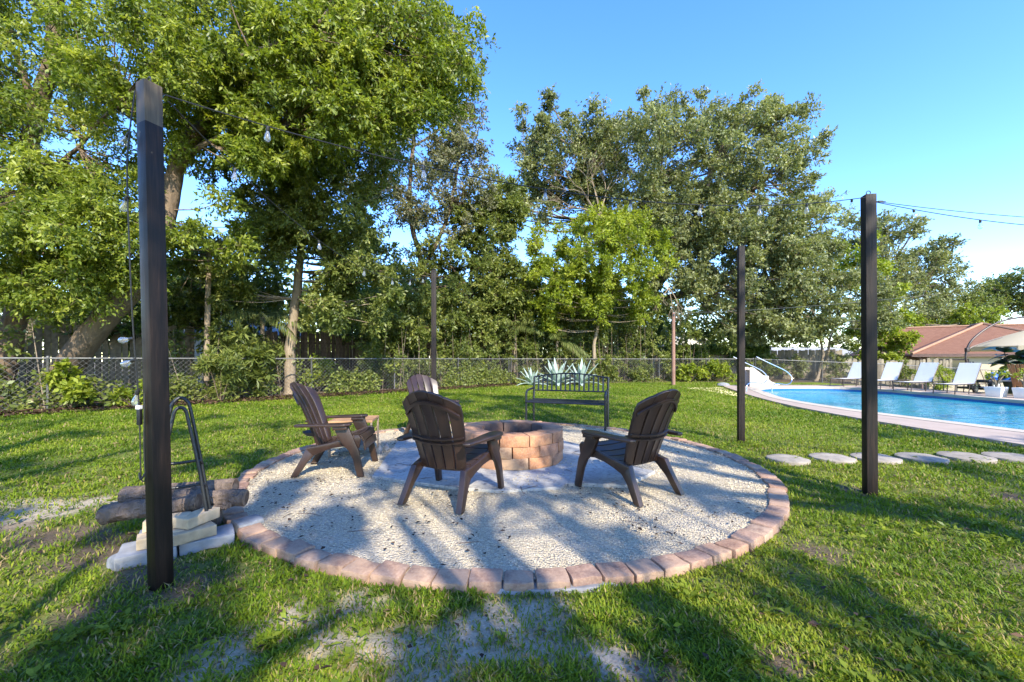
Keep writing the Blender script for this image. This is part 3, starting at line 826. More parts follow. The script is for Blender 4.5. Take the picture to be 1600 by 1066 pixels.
# ------------------------------------------------------------------ adirondack chairs
def adirondack(label):
    root = empty('adirondack_chair', (0, 0, 0), 0, label, 'chair', 'brown adirondack chairs round the fire pit')
    mat = M['chair']; TH = R(22.5); o0 = Vector((0, -.14, .262)); up = Vector((0, -math.sin(TH), math.cos(TH))); fr = Vector((0, math.cos(TH), math.sin(TH)))
    LEN = .695
    def bp(x, l, d):
        s = l/LEN
        return o0+up*l+fr*(d + .055*(x/.25)**2 - .045*max(0, s-.55)**2*3 + .012*math.sin(s*3.1))+Vector((x, 0, 0))
    top = lambda x: LEN-.150*(abs(x)/.25)**1.9
    for i in range(5):
        xb, wb = (i-2)*.0815, .069; xt, wt = (i-2)*.1015, .086
        Fg = []; Bg = []
        for a in range(13):
            s = a/12; fr_ = []; bk = []
            ws = math.sin(min(1, s*1.1)*math.pi/2)
            for b in range(5):
                q = b/4-.5
                x = (xb+(xt-xb)*ws)+q*(wb+(wt-wb)*ws+.0125*min(1, max(0, (s-.74)/.10)))
                l = s*top(x)
                edge_ = .0 if 0 < b < 4 else -.004
                fr_.append(bp(x, l, .010+edge_)); bk.append(bp(x, l, -.012-(.006 if b in (0, 4) else 0)))
            Fg.append(fr_); Bg.append(bk)
        mb = MB(); mb.sheet(Fg, Bg); mb.build('back_slat', mat, root, bevel=.003, seg=1)
    # arched strap and the double cross rail on the rear of the back
    def strap(x0, x1, lf, w, d0, d1, name):
        Fg = []; Bg = []
        for a in range(21):
            x = x0+(x1-x0)*a/20; l = lf(x)
            Fg.append([bp(x, l-w/2, d0), bp(x, l+w/2, d0)]); Bg.append([bp(x, l-w/2, d1), bp(x, l+w/2, d1)])
        mb = MB(); mb.sheet(Fg, Bg); mb.build(name, mat, root, bevel=.004, seg=2)
    strap(-.238, .238, lambda x: top(x)-.095-.01*(abs(x)/.25)**2, .030, -.013, -.034, 'back_strap')
    strap(-.235, .235, lambda x: .236, .016, -.013, -.036, 'back_rail')
    strap(-.232, .232, lambda x: .274, .016, -.013, -.036, 'back_rail')
    # seat slats follow the seat curve and roll over the front edge
    prof = [(-.135, .268), (-.05, .288), (.05, .315), (.15, .348), (.22, .376), (.265, .393), (.298, .390), (.32, .365), (.335, .325), (.345, .275), (.35, .235)]
    pts = smooth_path([Vector((0, y, z)) for y, z in prof], 6); cum = [0]
    for a, b in zip(pts[:-1], pts[1:]): cum.append(cum[-1]+(b-a).length)
    def at(l):
        for i in range(len(cum)-1):
            if cum[i+1] >= l: return pts[i].lerp(pts[i+1], (l-cum[i])/(cum[i+1]-cum[i]+1e-9)), (pts[i+1]-pts[i]).normalized()
        return pts[-1], (pts[-1]-pts[-2]).normalized()
    L = cum[-1]; ns = 7
    for i in range(ns):
        l0, l1 = L*i/ns+.005, L*(i+1)/ns-.005
        Fg = []; Bg = []
        for a in range(5):
            p, t = at(l0+(l1-l0)*a/4); nrm = Vector((0, -t.z, t.y)); hw = .205+.045*min(1, (l0)/.35)
            Fg.append([p+Vector((x*hw/.25, 0, 0))-nrm*(.012*(1-(x/.25)**2)) for x in (-.25, -.12, 0, .12, .25)])
            Bg.append([q-nrm*.016 for q in Fg[-1]])
        mb = MB(); mb.sheet(Fg, Bg); mb.build('seat_slat', mat, root, bevel=.004, seg=2)
    for sx in (-1, 1):
        xr = lambda y, z: sx*(.235+.05*(y+.2)/.5)
        mb = MB(); mb.side([(-.215, .265), (-.16, .285), (.0, .318), (.16, .362), (.25, .398), (.29, .40), (.315, .37), (.30, .27), (.24, .275), (.14, .285), (.04, .270), (-.06, .235), (-.15, .195)], xr, .034)
        mb.build('side_rail', mat, root, bevel=.009, seg=2)
        xf = lambda y, z: sx*(.300+.012*(1-z/.55))
        mb = MB(); mb.side([(.065, .480), (.205, .480), (.245, .38), (.300, .25), (.350, .0), (.287, .0), (.245, .17), (.205, .255), (.16, .30), (.11, .37)], xf, .038)
        leg = mb.build('front_leg', mat, root, bevel=.009, seg=2)
        xb_ = lambda y, z: sx*(.222+.035*(1-z/.28))
        mb = MB(); mb.side([(-.07, .262), (-.13, .292), (-.205, .282), (-.245, .19), (-.345, .0), (-.283, .0), (-.195, .14), (-.13, .205)], xb_, .052)
        mb.build('rear_leg', mat, root, bevel=.010, seg=2)
        arm = [(.262, -.290), (.290, -.305), (.325, -.29), (.350, -.16), (.372, .0), (.392, .12), (.388, .185), (.350, .232), (.300, .232), (.262, .180), (.258, .05), (.262, -.08), (.250, -.19)]
        mb = MB(); n = len(arm); arm2 = [(sx*x, y) for x, y in arm]
        mb.add([(x, y, .480+.02*(y+.4)) for x, y in arm2]+[(x, y, .505+.02*(y+.4)) for x, y in arm2],
               [tuple(range(n)), tuple(range(2*n-1, n-1, -1))]+[(i, (i+1) % n, n+(i+1) % n, n+i) for i in range(n)])
        ar = mb.build('armrest', mat, root, bevel=.009, seg=3)
        mb = MB(); mb.box((sx*.315, .135, .474), (.105, .13, .03)); mb.build('arm_bracket', mat, ar, bevel=.006)
    return root
ch = adirondack('brown adirondack chair in the middle foreground, seen from behind')
def aim(o, loc, deg, z):
    o.location = (*loc, z); o.rotation_euler = (0, 0, R(deg))
chL = copy_tree(ch); chR = copy_tree(ch); chB = copy_tree(ch)
aim(ch, (-.50, 3.42), -22, .050)
aim(chL, (-1.80, 4.27), -84, .045); chL['label'] = 'brown adirondack chair at the left, seen from its side by the small table'
aim(chR, (1.02, 3.60), 33, .045); chR['label'] = 'brown adirondack chair at the right, its back turned to us and sunlit'
aim(chB, (-1.20, 6.15), -142, .045); chB['label'] = 'brown adirondack chair facing us, half hidden behind the foreground chair'

# ------------------------------------------------------------------ bench
def bench():
    root = empty('garden_bench', (.93, 7.02, .04), R(-20), 'black metal bench with an arched slatted back behind the fire pit', 'bench')
    m = M['bench']; W = .65
    # local: +Y is the rear, sitter faces -Y
    for sx in (-1, 1):
        mb = MB(); mb.tube([(sx*W, .20, 0), (sx*W, .20, .45), (sx*W, .25, .83)], .020, 4); mb.build('back_post', m, root, smooth=20)
        mb = MB(); mb.tube(smooth_path([(sx*(W+.01), -.20, 0), (sx*(W+.01), -.20, .50), (sx*(W+.01), -.185, .57), (sx*(W+.01), -.12, .605), (sx*W, .05, .62), (sx*W, .22, .625)], 4), .019, 6); mb.build('arm_leg', m, root)
        mb = MB(); mb.tube([(sx*W, .20, .42), (sx*W, -.20, .42)], .014, 6); mb.build('seat_rail', m, root)
    arch = lambda x: .825+.065*max(0, math.cos(x/W*math.pi/2))**1.3
    mb = MB(); mb.tube([(x, .25+.0*x, arch(x)) for x in np.linspace(-W, W, 25)], .013, 6); mb.build('top_rail', m, root)
    mb = MB(); mb.tube([(-W, .222, .585), (W, .222, .585)], .013, 6); mb.build('lower_rail', m, root)
    for i in range(15):
        x = -W+2*W*(i+1)/16
        mb = MB(); z0, z1 = .585, arch(x); F = [[Vector((x-.014, .222-.004, z0)), Vector((x+.014, .222-.004, z0))], [Vector((x-.014, .25-.004, z1)), Vector((x+.014, .25-.004, z1))]]
        mb.sheet(F, [[p+Vector((0, .007, 0)) for p in r] for r in F]); mb.build('back_slat', m, root)
    for i in range(6):
        y = -.20+.40*i/5; z = .435-.012*math.sin(math.pi*i/5)
        mb = MB(); mb.box((0, y, z), (2*W, .052, .012)); mb.build('seat_slat', m, root, bevel=.003, seg=1)
    mb = MB(); mb.tube([(-W, -.225, .415), (W, -.225, .415)], .016, 6); mb.build('front_rail', m, root)
    return root
bench()

# ------------------------------------------------------------------ side table
tb = empty('side_table', (-1.89, 5.0, .05), R(8), 'small square side table with a slatted wooden top behind the left chair', 'side table')
TW, TD, TH_ = .235, .215, .415
for i in range(8):
    y = -TD+.012+(2*TD-.024)*(i+.5)/8
    mb = MB(); mb.box((0, y, TH_-.010), (2*TW-.02, .044, .016)); mb.build('slat', M['table_wood'], tb, bevel=.003, seg=1)
mb = MB()
for s in (-1, 1): mb.box((0, s*(TD), TH_-.012), (2*TW+.02, .016, .026)); mb.box((s*TW, 0, TH_-.012), (.016, 2*TD-.018, .026))
mb.build('frame', M['table_wood'], tb, bevel=.003, seg=1)
for sx in (-1, 1):
    for sy in (-1, 1):
        mb = MB(); mb.box((sx*(TW-.004), sy*(TD-.004), (TH_-.026)/2), (.022, .022, TH_-.026)); mb.build('leg', M['table_leg'], tb, bevel=.003, seg=1)
mb = MB(); mb.box((0, 0, .12), (2*TW-.03, 2*TD-.03, .018)); mb.box((0, -TD+.02, .105), (2*TW-.03, .014, .016)); mb.build('shelf', M['table_shelf'], tb, bevel=.003, seg=1)
bowl = MB(); bowl.lathe([(.05, 0), (.10, .012), (.13, .04), (.14, .055), (.128, .05), (.09, .022), (0, .018)], n=20)
tag(bowl.build('dish', M['dark_steel'], loc=(-2.24, 4.75, .30), smooth=50), 'dark round dish hooked on the left of the side table', 'dish')
# the dish is held by a bracket of the table
mb = MB(); mb.tube([(-TW, -.12, .28), (-TW-.12, -.16, .262)], .006, 6); mb.build('dish_bracket', M['dark_steel'], tb)
random.seed(8)
for i, (x, y, r, lb) in enumerate([(-1.60, 5.02, .030, 'pale rough stone at the foot of the side table, nearer of two'), (-1.56, 5.16, .034, 'pale rough stone behind its twin at the foot of the side table')]):
    mb = MB(); mb.lathe([(r*.5, 0), (r, r*.6), (r*.9, r*1.7), (r*.5, r*2.6), (0, r*2.9)], n=9)
    tag(mb.build('rough_stone', M['grey_rubble'], loc=(x, y, .035), smooth=0, jitter=.018), lb, 'stone', 'stones by the side table')

# ------------------------------------------------------------------ log rack corner
rack = empty('log_rack', (-2.075, 2.60, .075), math.atan2(.19, .27), 'black tubular log rack leaning up from the white blocks', 'log rack')
mb = MB(); h = .83
outer = smooth_path([(-.17, 0, 0), (-.115, .02, h*.45), (-.052, .045, h*.92), (-.030, .05, h), (.0, .052, h+.022), (.030, .05, h), (.052, .045, h*.92), (.115, .02, h*.45), (.17, 0, 0)], 5)
mb.tube(outer, .0105, 8); mb.build('frame', M['tube'], rack, smooth=60)
mb = MB(); inner = smooth_path([(-.15, -.035, .0), (-.10, -.01, h*.45), (-.042, .02, h*.84), (-.026, .024, h*.93), (.0, .025, h*.955), (.026, .024, h*.93), (.042, .02, h*.84), (.10, -.01, h*.45), (.15, -.035, .0)], 5)
mb.tube(inner, .0105, 8); mb.build('frame', M['tube'], rack, smooth=60)
for z in (.30, .45):
    wd = .17*(1-z/h*.62); yy = .045*z/h
    mb = MB(); mb.tube(smooth_path([(-wd, yy, z-.03), (-wd+.02, yy-.02, z), (-.02, yy-.03, z), (.02, yy-.03, z), (wd-.02, yy-.02, z), (wd, yy, z-.03)], 4), .009, 8); mb.build('rung', M['tube'], rack, smooth=60)
for sx in (-1, 1):
    mb = MB(); mb.box((sx*.165, -.012, .02), (.035, .06, .03)); mb.build('foot', M['tube'], rack, bevel=.006)
bg = 'white blocks under the log rack'
def block(loc, d, rz, mat, label, group, cat, name, bev=.012, jit=.008, tilt=0.0):
    mb = MB(); mb.box((0, 0, 0), d); me = mb.mesh(name, M[mat], bevel=0, smooth=0)
    bm = bmesh.new(); bm.from_mesh(me); bmesh.ops.subdivide_edges(bm, edges=bm.edges[:], cuts=3, use_grid_fill=True)
    es = [e for e in bm.edges if len(e.link_faces) == 2 and e.calc_face_angle(0) > R(40)]
    bmesh.ops.bevel(bm, geom=es, offset=bev, segments=2, profile=.6, affect='EDGES', clamp_overlap=True)
    s = Vector(loc)*7
    for v in bm.verts: v.co += mnoise.noise_vector(v.co*10+s)*jit
    bm.to_mesh(me); bm.free(); me.polygons.foreach_set('use_smooth', [True]*len(me.polygons)); me.set_sharp_from_angle(angle=R(45))
    o = put(name, me, None, loc, (0, tilt, rz)); return tag(o, label, cat, group)
ra = math.atan2(.19, .27)
ux, uy = math.cos(ra), math.sin(ra)
def along(t, s, z): return (-2.035+ux*t-uy*s, 2.57+uy*t+ux*s, z)
block(along(-.155, -.02, .035), (.27, .24, .075), ra, 'white_block', 'left white concrete block under the log rack, with dark stains on top', bg, 'concrete block', 'concrete_block')
block(along(.125, .0, .035), (.275, .22, .07), ra+.04, 'white_block', 'right white concrete block beside the brick edging', bg, 'concrete block', 'concrete_block')
block((-2.20, 2.385, .012), (.15, .12, .085), ra+.5, 'grey_rubble', 'broken grey chunk sticking out under the left white block', None, 'rubble', 'rubble', .025, .02)
block(along(.34, .10, .045), (.16, .15, .08), ra+.3, 'grey_rubble', 'grey stone between the white block and the brick edging', None, 'stone', 'stone', .02, .02)
fg = 'tan fire bricks stacked under the log rack'
for lab, t, s, z, a in [('tan fire brick at the front left of the stack, half behind the dark post', -.10, -.035, .107, .1), ('tan fire brick lying on the right white block at the bottom of the stack', .055, -.055, .104, .30), ('tan fire brick in the middle of the bottom layer, knots on its face', -.02, .07, .104, .05),
                        ('topmost tan fire brick, turned askew on the stack', .075, .02, .172, .75), ('tan fire brick on the second layer close behind the dark post', -.075, .045, .172, -.15)]:
    block(along(t, s, z), (.215, .108, .064), ra+a, 'fire_brick', lab, fg, 'brick', 'fire_brick', .005, .003)
block(along(-.13, .13, .09), (.17, .07, .05), ra, 'white_block', 'small white block behind the rack foot', None, 'concrete block', 'concrete_block', .008, .005)
def log(a, b, r0, r1, label, seed):
    A, B = Vector(a), Vector(b); root = empty('log', A, 0, label, 'log', 'firewood logs on the rack')
    n = 60; pts = [A.lerp(B, i/n)-A for i in range(n+1)]
    pts = [p+mnoise.noise_vector(p*4+Vector((seed, 0, 0)))*.013 for p in pts]
    rs = [r0+(r1-r0)*i/n+.006*mnoise.noise(Vector((i*.16, seed, 0))) for i in range(n+1)]
    mb = MB(); m = 36; mb.tube(pts, rs, m, cap=False)
    for i in range(n+1):
        for j in range(m):
            v = Vector(mb.v[i*m+j]); d = (v-pts[i]); a = 2*math.pi*j/m
            q = Vector((math.cos(a)*3.2, math.sin(a)*3.2, i*.10+seed*5)); hgt = abs(mnoise.noise(q*1.5))*.016+mnoise.noise(q*4)*.005
            plate = mnoise.noise(Vector((math.cos(a)*1.2, math.sin(a)*1.2, i*.05+seed)))
            mb.v[i*m+j] = tuple(v+d.normalized()*(hgt-.006-(.007 if plate > .22 else 0)))
    mb.build('bark', M['bark_log'], root, smooth=40)
    for s, i in ((-1, 0), (1, n)):
        t = (pts[1]-pts[0] if i == 0 else pts[n]-pts[n-1]).normalized()
        mb = MB(); mb.tube([pts[i]-t*.004*s*-1*0, pts[i]+t*.003*s], [rs[i]*.97, rs[i]*.93], 16); mb.build('cut_end', M['log_end'], root, smooth=30)
log((-2.64, 2.83, .245), (-1.98, 2.98, .255), .060, .064, 'rear log of the firewood, greyish, resting against the rack', 1)
log((-2.25, 2.79, .245), (-1.83, 2.86, .215), .060, .056, 'log of the firewood that ends on the right over the gravel, knotted', 2)
log((-2.60, 2.66, .185), (-2.05, 2.73, .235), .062, .056, 'front left log of the firewood, tilted down to the left', 3)
log((-2.16, 2.73, .165), (-1.88, 2.76, .20), .022, .020, 'thin stick of firewood under the other logs', 4)
# a stub of wood that props the logs
block((-2.2, 2.85, .09), (.34, .10, .15), ra*.5, 'bark_log', 'dark log stump lying behind the bricks under the firewood', None, 'log', 'log', .03, .015)

# ------------------------------------------------------------------ loose gravel, leaf litter, grass
def stones():
    n = 37000
    u = RNG.uniform(0, 1, n*3); a = RNG.uniform(0, 2*math.pi, n*3)
    x = PIT_C[0]+BED_R*.975*np.sqrt(u)*np.cos(a); y = PIT_C[1]+BED_R*.975*np.sqrt(u)*np.sin(a)
    keep = RNG.uniform(0, 1, n*3) < np.clip((3.0/np.hypot(x, y))**1.5, .0, 1)
    on = inside([(-1.60, 6.0), (-1.34, 3.98), (-.62, 3.66), (-.12, 3.52), (.42, 3.62), (.60, 3.86), (.95, 4.25), (1.0, 5.2), (.5, 6.1)], x, y) | inside([(.50, 3.72), (1.0, 3.66), (1.42, 4.12), (1.02, 4.52), (.62, 4.2)], x, y)
    keep &= ~on | (RNG.uniform(0, 1, n*3) < .45*np.clip((vfbm(x, y, 2.2, 21)-.47)*6, 0, 1)); keep &= np.hypot(x-FIRE_C[0], y-FIRE_C[1]) > .60
    x, y = x[keep][:n], y[keep][:n]; n = len(x); on = on[keep][:n]
    z = np.where(on, .064, .040)+RNG.uniform(-.002, .004, n)
    r = RNG.uniform(.0026, .0060, n)*np.clip(np.hypot(x, y)/3.0, .9, 1.6)
    o = np.array([(1, 0, 0), (0, 1, 0), (-1, 0, 0), (0, -1, 0), (0, 0, 1), (0, 0, -1)], float)
    V = o[None]*r[:, None, None]*RNG.uniform(.55, 1.25, (n, 6, 1))
    an = RNG.uniform(0, 6.28, n); ca, sa = np.cos(an)[:, None], np.sin(an)[:, None]
    ti = RNG.uniform(-.6, .6, n)[:, None]
    vx, vy, vz = V[..., 0], V[..., 1], V[..., 2]*.75
    vy, vz = vy*np.cos(ti)-vz*np.sin(ti), vy*np.sin(ti)+vz*np.cos(ti)
    V = np.stack([x[:, None]+vx*ca-vy*sa, y[:, None]+vx*sa+vy*ca, z[:, None]+vz], -1).reshape(-1, 3)
    f = np.array([(0, 1, 4), (1, 2, 4), (2, 3, 4), (3, 0, 4)])
    F = (np.arange(n)*6)[:, None, None]+f[None]
    tint = np.repeat(np.clip(RNG.normal(.55, .25, n), 0, 1), 6)
    tag(put('loose_gravel', np_mesh('loose_gravel', V, F.reshape(-1, 3), M['stone'], {'tint': tint})), kind='stuff')
stones()
def flat_leaves(name, x, y, z, L, W, mat, tint):
    n = len(x); an = RNG.uniform(0, 6.28, n)
    D = np.stack([np.cos(an), np.sin(an), RNG.uniform(-.05, .25, n)], -1); N = norm(np.stack([RNG.normal(0, .25, n), RNG.normal(0, .25, n), np.ones(n)], -1))
    V, Q = leaf_quads(np.stack([x, y, z], -1), norm(D), N, L, W)
    tag(put(name, np_mesh(name, V, Q, mat, {'tint': np.repeat(tint, 4)})), kind='stuff')
# dark leaves and bits on the gravel
n = 2600; a = RNG.uniform(0, 6.28, n); r = BED_R*np.sqrt(RNG.uniform(0, 1, n))*.97
x = PIT_C[0]+r*np.cos(a); y = PIT_C[1]+r*np.sin(a)
w = vfbm(x, y, 1.4, 31) + .18*(x < -1.0) + .10*(y > 5.6); k = (w+RNG.normal(0, .07, n) > .645) & (np.hypot(x-FIRE_C[0], y-FIRE_C[1]) > .62)
x, y = x[k], y[k]; n = len(x)
flat_leaves('gravel_leaf_litter', x, y, np.full(n, .052)+RNG.uniform(0, .012, n), RNG.uniform(.016, .050, n), RNG.uniform(.010, .026, n), M['litter'], np.clip(RNG.normal(.25, .25, n), 0, 1))
n = 900; x = RNG.uniform(-4.5, 5, n); y = RNG.uniform(1.0, 7.5, n); k = np.hypot(x-PIT_C[0], y-PIT_C[1]) > 2.75; x, y = x[k], y[k]; n = len(x)
flat_leaves('lawn_leaf_litter', x, y, np.full(n, .015)+RNG.uniform(0, .03, n), RNG.uniform(.02, .055, n), RNG.uniform(.012, .03, n), M['litter'], np.clip(RNG.normal(.55, .3, n), 0, 1))
# litter on the bed below the fence
n = 9000; t = RNG.uniform(0, 1, n); i_ = RNG.integers(0, 2, n); d = RNG.uniform(.0, 1.35, n)
fa = np.array(FENCE); A_ = fa[i_]; B_ = fa[i_+1]; dv = norm(B_-A_)
p = A_+(B_-A_)*t[:, None]+np.stack([dv[:, 1], -dv[:, 0]], -1)*d[:, None]
flat_leaves('fence_bed_litter', p[:, 0], p[:, 1], RNG.uniform(.01, .04, n), RNG.uniform(.06, .13, n), RNG.uniform(.03, .07, n), M['litter'], np.clip(RNG.normal(.5, .3, n), 0, 1))
# twigs on the gravel
random.seed(31); mb = MB()
for i in range(46):
    a = random.uniform(0, 6.28); r = BED_R*math.sqrt(random.random())*.95; x, y = PIT_C[0]+r*math.cos(a), PIT_C[1]+r*math.sin(a)
    if math.hypot(x-FIRE_C[0], y-FIRE_C[1]) < .65: continue
    b = random.uniform(0, 6.28); l = random.uniform(.03, .10); c, s = math.cos(b), math.sin(b)
    mb.tube([(x-c*l, y-s*l, .068), (x+random.uniform(-.015, .015), y+random.uniform(-.015, .015), .072), (x+c*l, y+s*l, .067)], [.0022, .003, .0015], 4)
tag(mb.build('fallen_twigs', M['bark_log'], smooth=0), kind='stuff')

def grass(name, n, rmin, rmax, xmin, xmax, h0, w0, seed, falloff=1.7):
    rg = np.random.default_rng(seed); m = n*4
    # radius from the yard's near corner: dense close by, thinner where blades can no longer be told apart
    u = rg.uniform(0, 1, m); e = 2-falloff; r = (rmin**e+(rmax**e-rmin**e)*u)**(1/e)
    th = rg.uniform(R(28), R(152), m); x = r*np.cos(th); y = r*np.sin(th)
    den = np.clip(vfbm(x, y, 1.1, 12)*1.5+.10, .3, 1)*(1-.88*sand_mask(x, y))*(1-.72*dirt_mask(x, y))
    tuft = vnoise(x, y, 11, 40); den *= np.clip(.25+1.35*tuft, 0, 1)
    k = (rg.uniform(0, 1, m) < den) & (x > xmin) & (x < xmax) & (np.hypot(x-PIT_C[0], y-PIT_C[1]) > 2.705) & ~inside(DECK_R, x, y) & (fence_dist(x, y) > .2) & (y > .75)
    k &= ~((x > 13.9) & (y < 18.6))
    for sx, sy in STONES: k &= np.hypot(x-sx, y-sy) > .225
    for px, py, w_ in ((*P1, .05), (*P4, .05), (*P3, .05), (*P2, .05)): k &= np.hypot(x-px, y-py) > w_
    t_ = (x+2.09)*ux+(y-2.57)*uy; s_ = -(x+2.09)*uy+(y-2.57)*ux; k &= ~((np.abs(t_) < .30) & (np.abs(s_) < .15))
    x, y, r = x[k][:n], y[k][:n], r[k][:n]; n = len(x)
    sc = np.clip(r/3.2, 1, 5)**.62
    patch = vfbm(x, y, .8, 50); tuft = vnoise(x, y, 11, 40)
    h = h0*sc**.55*rg.uniform(.45, 1.25, n)*(.6+.7*tuft)*(1-.35*np.clip(patch-.5, 0, 1)); w = w0*sc*rg.uniform(.7, 1.3, n)
    a = rg.uniform(0, 6.28, n); lean = rg.uniform(.35, 1.35, n)
    D = np.stack([np.cos(a), np.sin(a)], -1); sd = np.stack([-D[:, 1], D[:, 0], np.zeros(n)], -1)
    P = np.stack([x, y, np.where(np.hypot(x, y) < 25, 0, 0)-.004], -1)
    mid = P+np.concatenate([D*(h*np.sin(lean*.55)*.55)[:, None], (h*np.cos(lean*.55)*.6)[:, None]], 1)
    tip = mid+np.concatenate([D*(h*np.sin(lean)*.65)[:, None], (h*np.cos(lean)*.42)[:, None]], 1)
    V = np.empty((n, 4, 3)); W = (w/2)[:, None]
    V[:, 0] = P; V[:, 1] = mid+sd*W; V[:, 2] = tip; V[:, 3] = mid-sd*W
    tint = np.clip(.36+.55*(patch-.5)*1.6+rg.normal(0, .15, n), 0, .85)
    dryp = .05+.30*np.clip(vfbm(x, y, 2.3, 88)-.5, 0, 1)*2+.25*np.maximum(sand_mask(x, y), dirt_mask(x, y)*(np.hypot(x, y) < 7)); tint = np.where(rg.uniform(0, 1, n) < dryp, rg.uniform(.88, 1, n), tint)
    me = np_mesh(name, V.reshape(-1, 3), np.arange(n*4).reshape(n, 4), M['grass'], {'tint': np.repeat(tint, 4)})
    tag(put(name, me), kind='stuff')
grass('lawn_grass', 345000, 1.15, 24, -16, 22, .038, .0070, 77, 1.72)
rg = np.random.default_rng(91); n = 2600; x = rg.uniform(-5, 5.5, n); y = rg.uniform(1.2, 6.0, n)
k = (np.hypot(x-PIT_C[0], y-PIT_C[1]) > 2.75) & (vfbm(x, y, 2.0, 95) > .52) & (np.hypot(x-P1[0], y-P1[1]) > .1) & (np.hypot(x-P4[0], y-P4[1]) > .1)
x, y = x[k], y[k]; m = 6; n = len(x)*m; an = rg.uniform(0, 6.28, n)
D = norm(np.stack([np.cos(an), np.sin(an), rg.uniform(.15, .8, n)], -1)); N = norm(np.stack([rg.normal(0, .3, n), rg.normal(0, .3, n), np.ones(n)], -1))
V, Q = leaf_quads(np.stack([np.repeat(x, m)+rg.normal(0, .012, n), np.repeat(y, m)+rg.normal(0, .012, n), rg.uniform(.01, .035, n)], -1), D, N, rg.uniform(.025, .055, n), rg.uniform(.014, .028, n))
tag(put('lawn_weeds', np_mesh('lawn_weeds', V, Q, M['lf_lime'], {'tint': np.repeat(np.clip(np.repeat(rg.normal(.25, .22, n//m), m)+rg.normal(0, .1, n), 0, 1), 4)})), kind='stuff')

# ------------------------------------------------------------------ fences
def chain_link(name, label, pts, every, h=1.22, cell=.12, group='chain-link fence runs', wire=.0028):
    A = Vector((*pts[0], 0)); root = empty(name, A, 0, label, 'fence', group)
    post_me = None; mesh_v = []; mesh_q = []; rail = []
    for (ax, ay), (bx, by) in zip(pts[:-1], pts[1:]):
        a = Vector((ax, ay, gz(ax, ay))); b = Vector((bx, by, gz(bx, by))); L = (b-a).length; d = (b-a)/L
        k = max(1, round(L/every))
        for i in range(k+(1 if (bx, by) == tuple(pts[-1]) else 0)):
            p = a.lerp(b, i/k)
            if post_me is None:
                mb = MB(); mb.lathe([(.028, -.1), (.028, h-.02), (.034, h-.015), (.034, h+.01), (.018, h+.035), (0, h+.04)], n=10); post_me = mb.mesh('fence_post', M['galv'], smooth=50)
            put('fence_post', post_me, root, p-A)
        rail += [a+Vector((0, 0, h-.02))-A, b+Vector((0, 0, h-.02))-A]
        # woven wires: both diagonals
        n = int(L/cell); hz = h-.05
        SA = []; SB = []
        for s in (-1, 1):
            for i in range(-int(hz/cell)-1, n+int(hz/cell)+2):
                x0 = i*cell; x1 = x0+s*hz; z0, z1 = .02, hz
                # clip to the run
                lo, hi = 0.0, 1.0
                for (p, q) in (((x1-x0), -x0), (-(x1-x0), x0-L)):
                    if p == 0: continue
                    t = q/p
                    if p > 0: lo = max(lo, t)
                    else: hi = min(hi, t)
                if hi-lo < .02: continue
                off = Vector((d.y, -d.x, 0))*(.030+s*.0025)
                f = lambda t: a+d*(x0+(x1-x0)*t)+Vector((0, 0, z0+(z1-z0)*t))+off-A
                SA.append(f(lo)); SB.append(f(hi))
        V, Q = twig_tubes(np.array([tuple(v) for v in SA]), np.array([tuple(v) for v in SB]), wire)
        # twig tubes taper; give the wire its full width at both ends
        Vr = V.reshape(-1, 6, 3); B_ = np.array([tuple(v) for v in SB])[:, None]; Vr[:, 3:] = B_+(Vr[:, 3:]-B_)/.35
        mesh_q.append(Q+sum(len(v) for v in mesh_v)); mesh_v.append(V)
    me = np_mesh('chain_link_mesh', np.concatenate(mesh_v), np.concatenate(mesh_q), M['galv']); o = put('chain_link_mesh', me, root); o['kind'] = 'stuff'
    mb = MB(); mb.tube([rail[0]]+rail[1::2], .020, 8); mb.build('top_rail', M['galv'], root, smooth=60)
    return root
chain_link('chain_link_fence', 'chain-link fence running along the left back of the lawn, trees behind it', [(-15.0, 5.6), (-6.65, 13.8), (-.15, 20.0)], 3.0)
chain_link('chain_link_fence', 'chain-link fence along the far back of the lawn behind the bench and pole', [(-.05, 20.05), (8.0, 22.6), (13.0, 22.4)], 3.0)
chain_link('chain_link_fence', 'chain-link fence behind the pool loungers, before the terracotta roofed house', [(13.1, 22.4), (20.0, 22.0), (26, 21.0)], 3.0, wire=.003)

def board_fence(name, label, a, b, h, mat, w=.14, gap=.012, dog=True, group='wooden privacy fences', z0=None, rnd=1.0, seed=1, missing=0.0):
    random.seed(seed); a = Vector((*a, 0)); b = Vector((*b, 0)); L = (b-a).length; d = (b-a)/L; ang = math.atan2(d.y, d.x)
    root = empty(name, (a.x, a.y, gz(a.x, a.y) if z0 is None else z0), ang, label, 'fence', group)
    mes = []
    for i in range(4):
        mb = MB(); hh = h*(1+.012*i); x = w/2-.002
        poly = [(-x, 0), (x, 0), (x, hh-.04), (x-.03, hh), (-x+.03, hh), (-x, hh-.04)] if dog else [(-x, 0), (x, 0), (x, hh), (-x, hh)]
        n = len(poly); mb.add([(p, -.009, q) for p, q in poly]+[(p, .009, q) for p, q in poly], [tuple(range(n-1, -1, -1)), tuple(range(n, 2*n))]+[(j, (j+1) % n, n+(j+1) % n, n+j) for j in range(n)])
        mes.append(mb.mesh('board', M[mat], smooth=0))
    n = int(L/(w+gap))
    for i in range(n):
        if random.random() < missing: continue
        put('board', mes[random.randrange(4)], root, ((i+.5)*(w+gap), random.uniform(-.006, .006)*rnd, random.uniform(-.03, .02)*rnd), (random.uniform(-.01, .01)*rnd, random.uniform(-.012, .012)*rnd, random.uniform(-.03, .03)*rnd))
    for z in (.35, h*.82):
        mb = MB(); mb.box((L/2, .04, z), (L, .045, .085)); mb.build('fence_rail', M[mat], root)
    return root
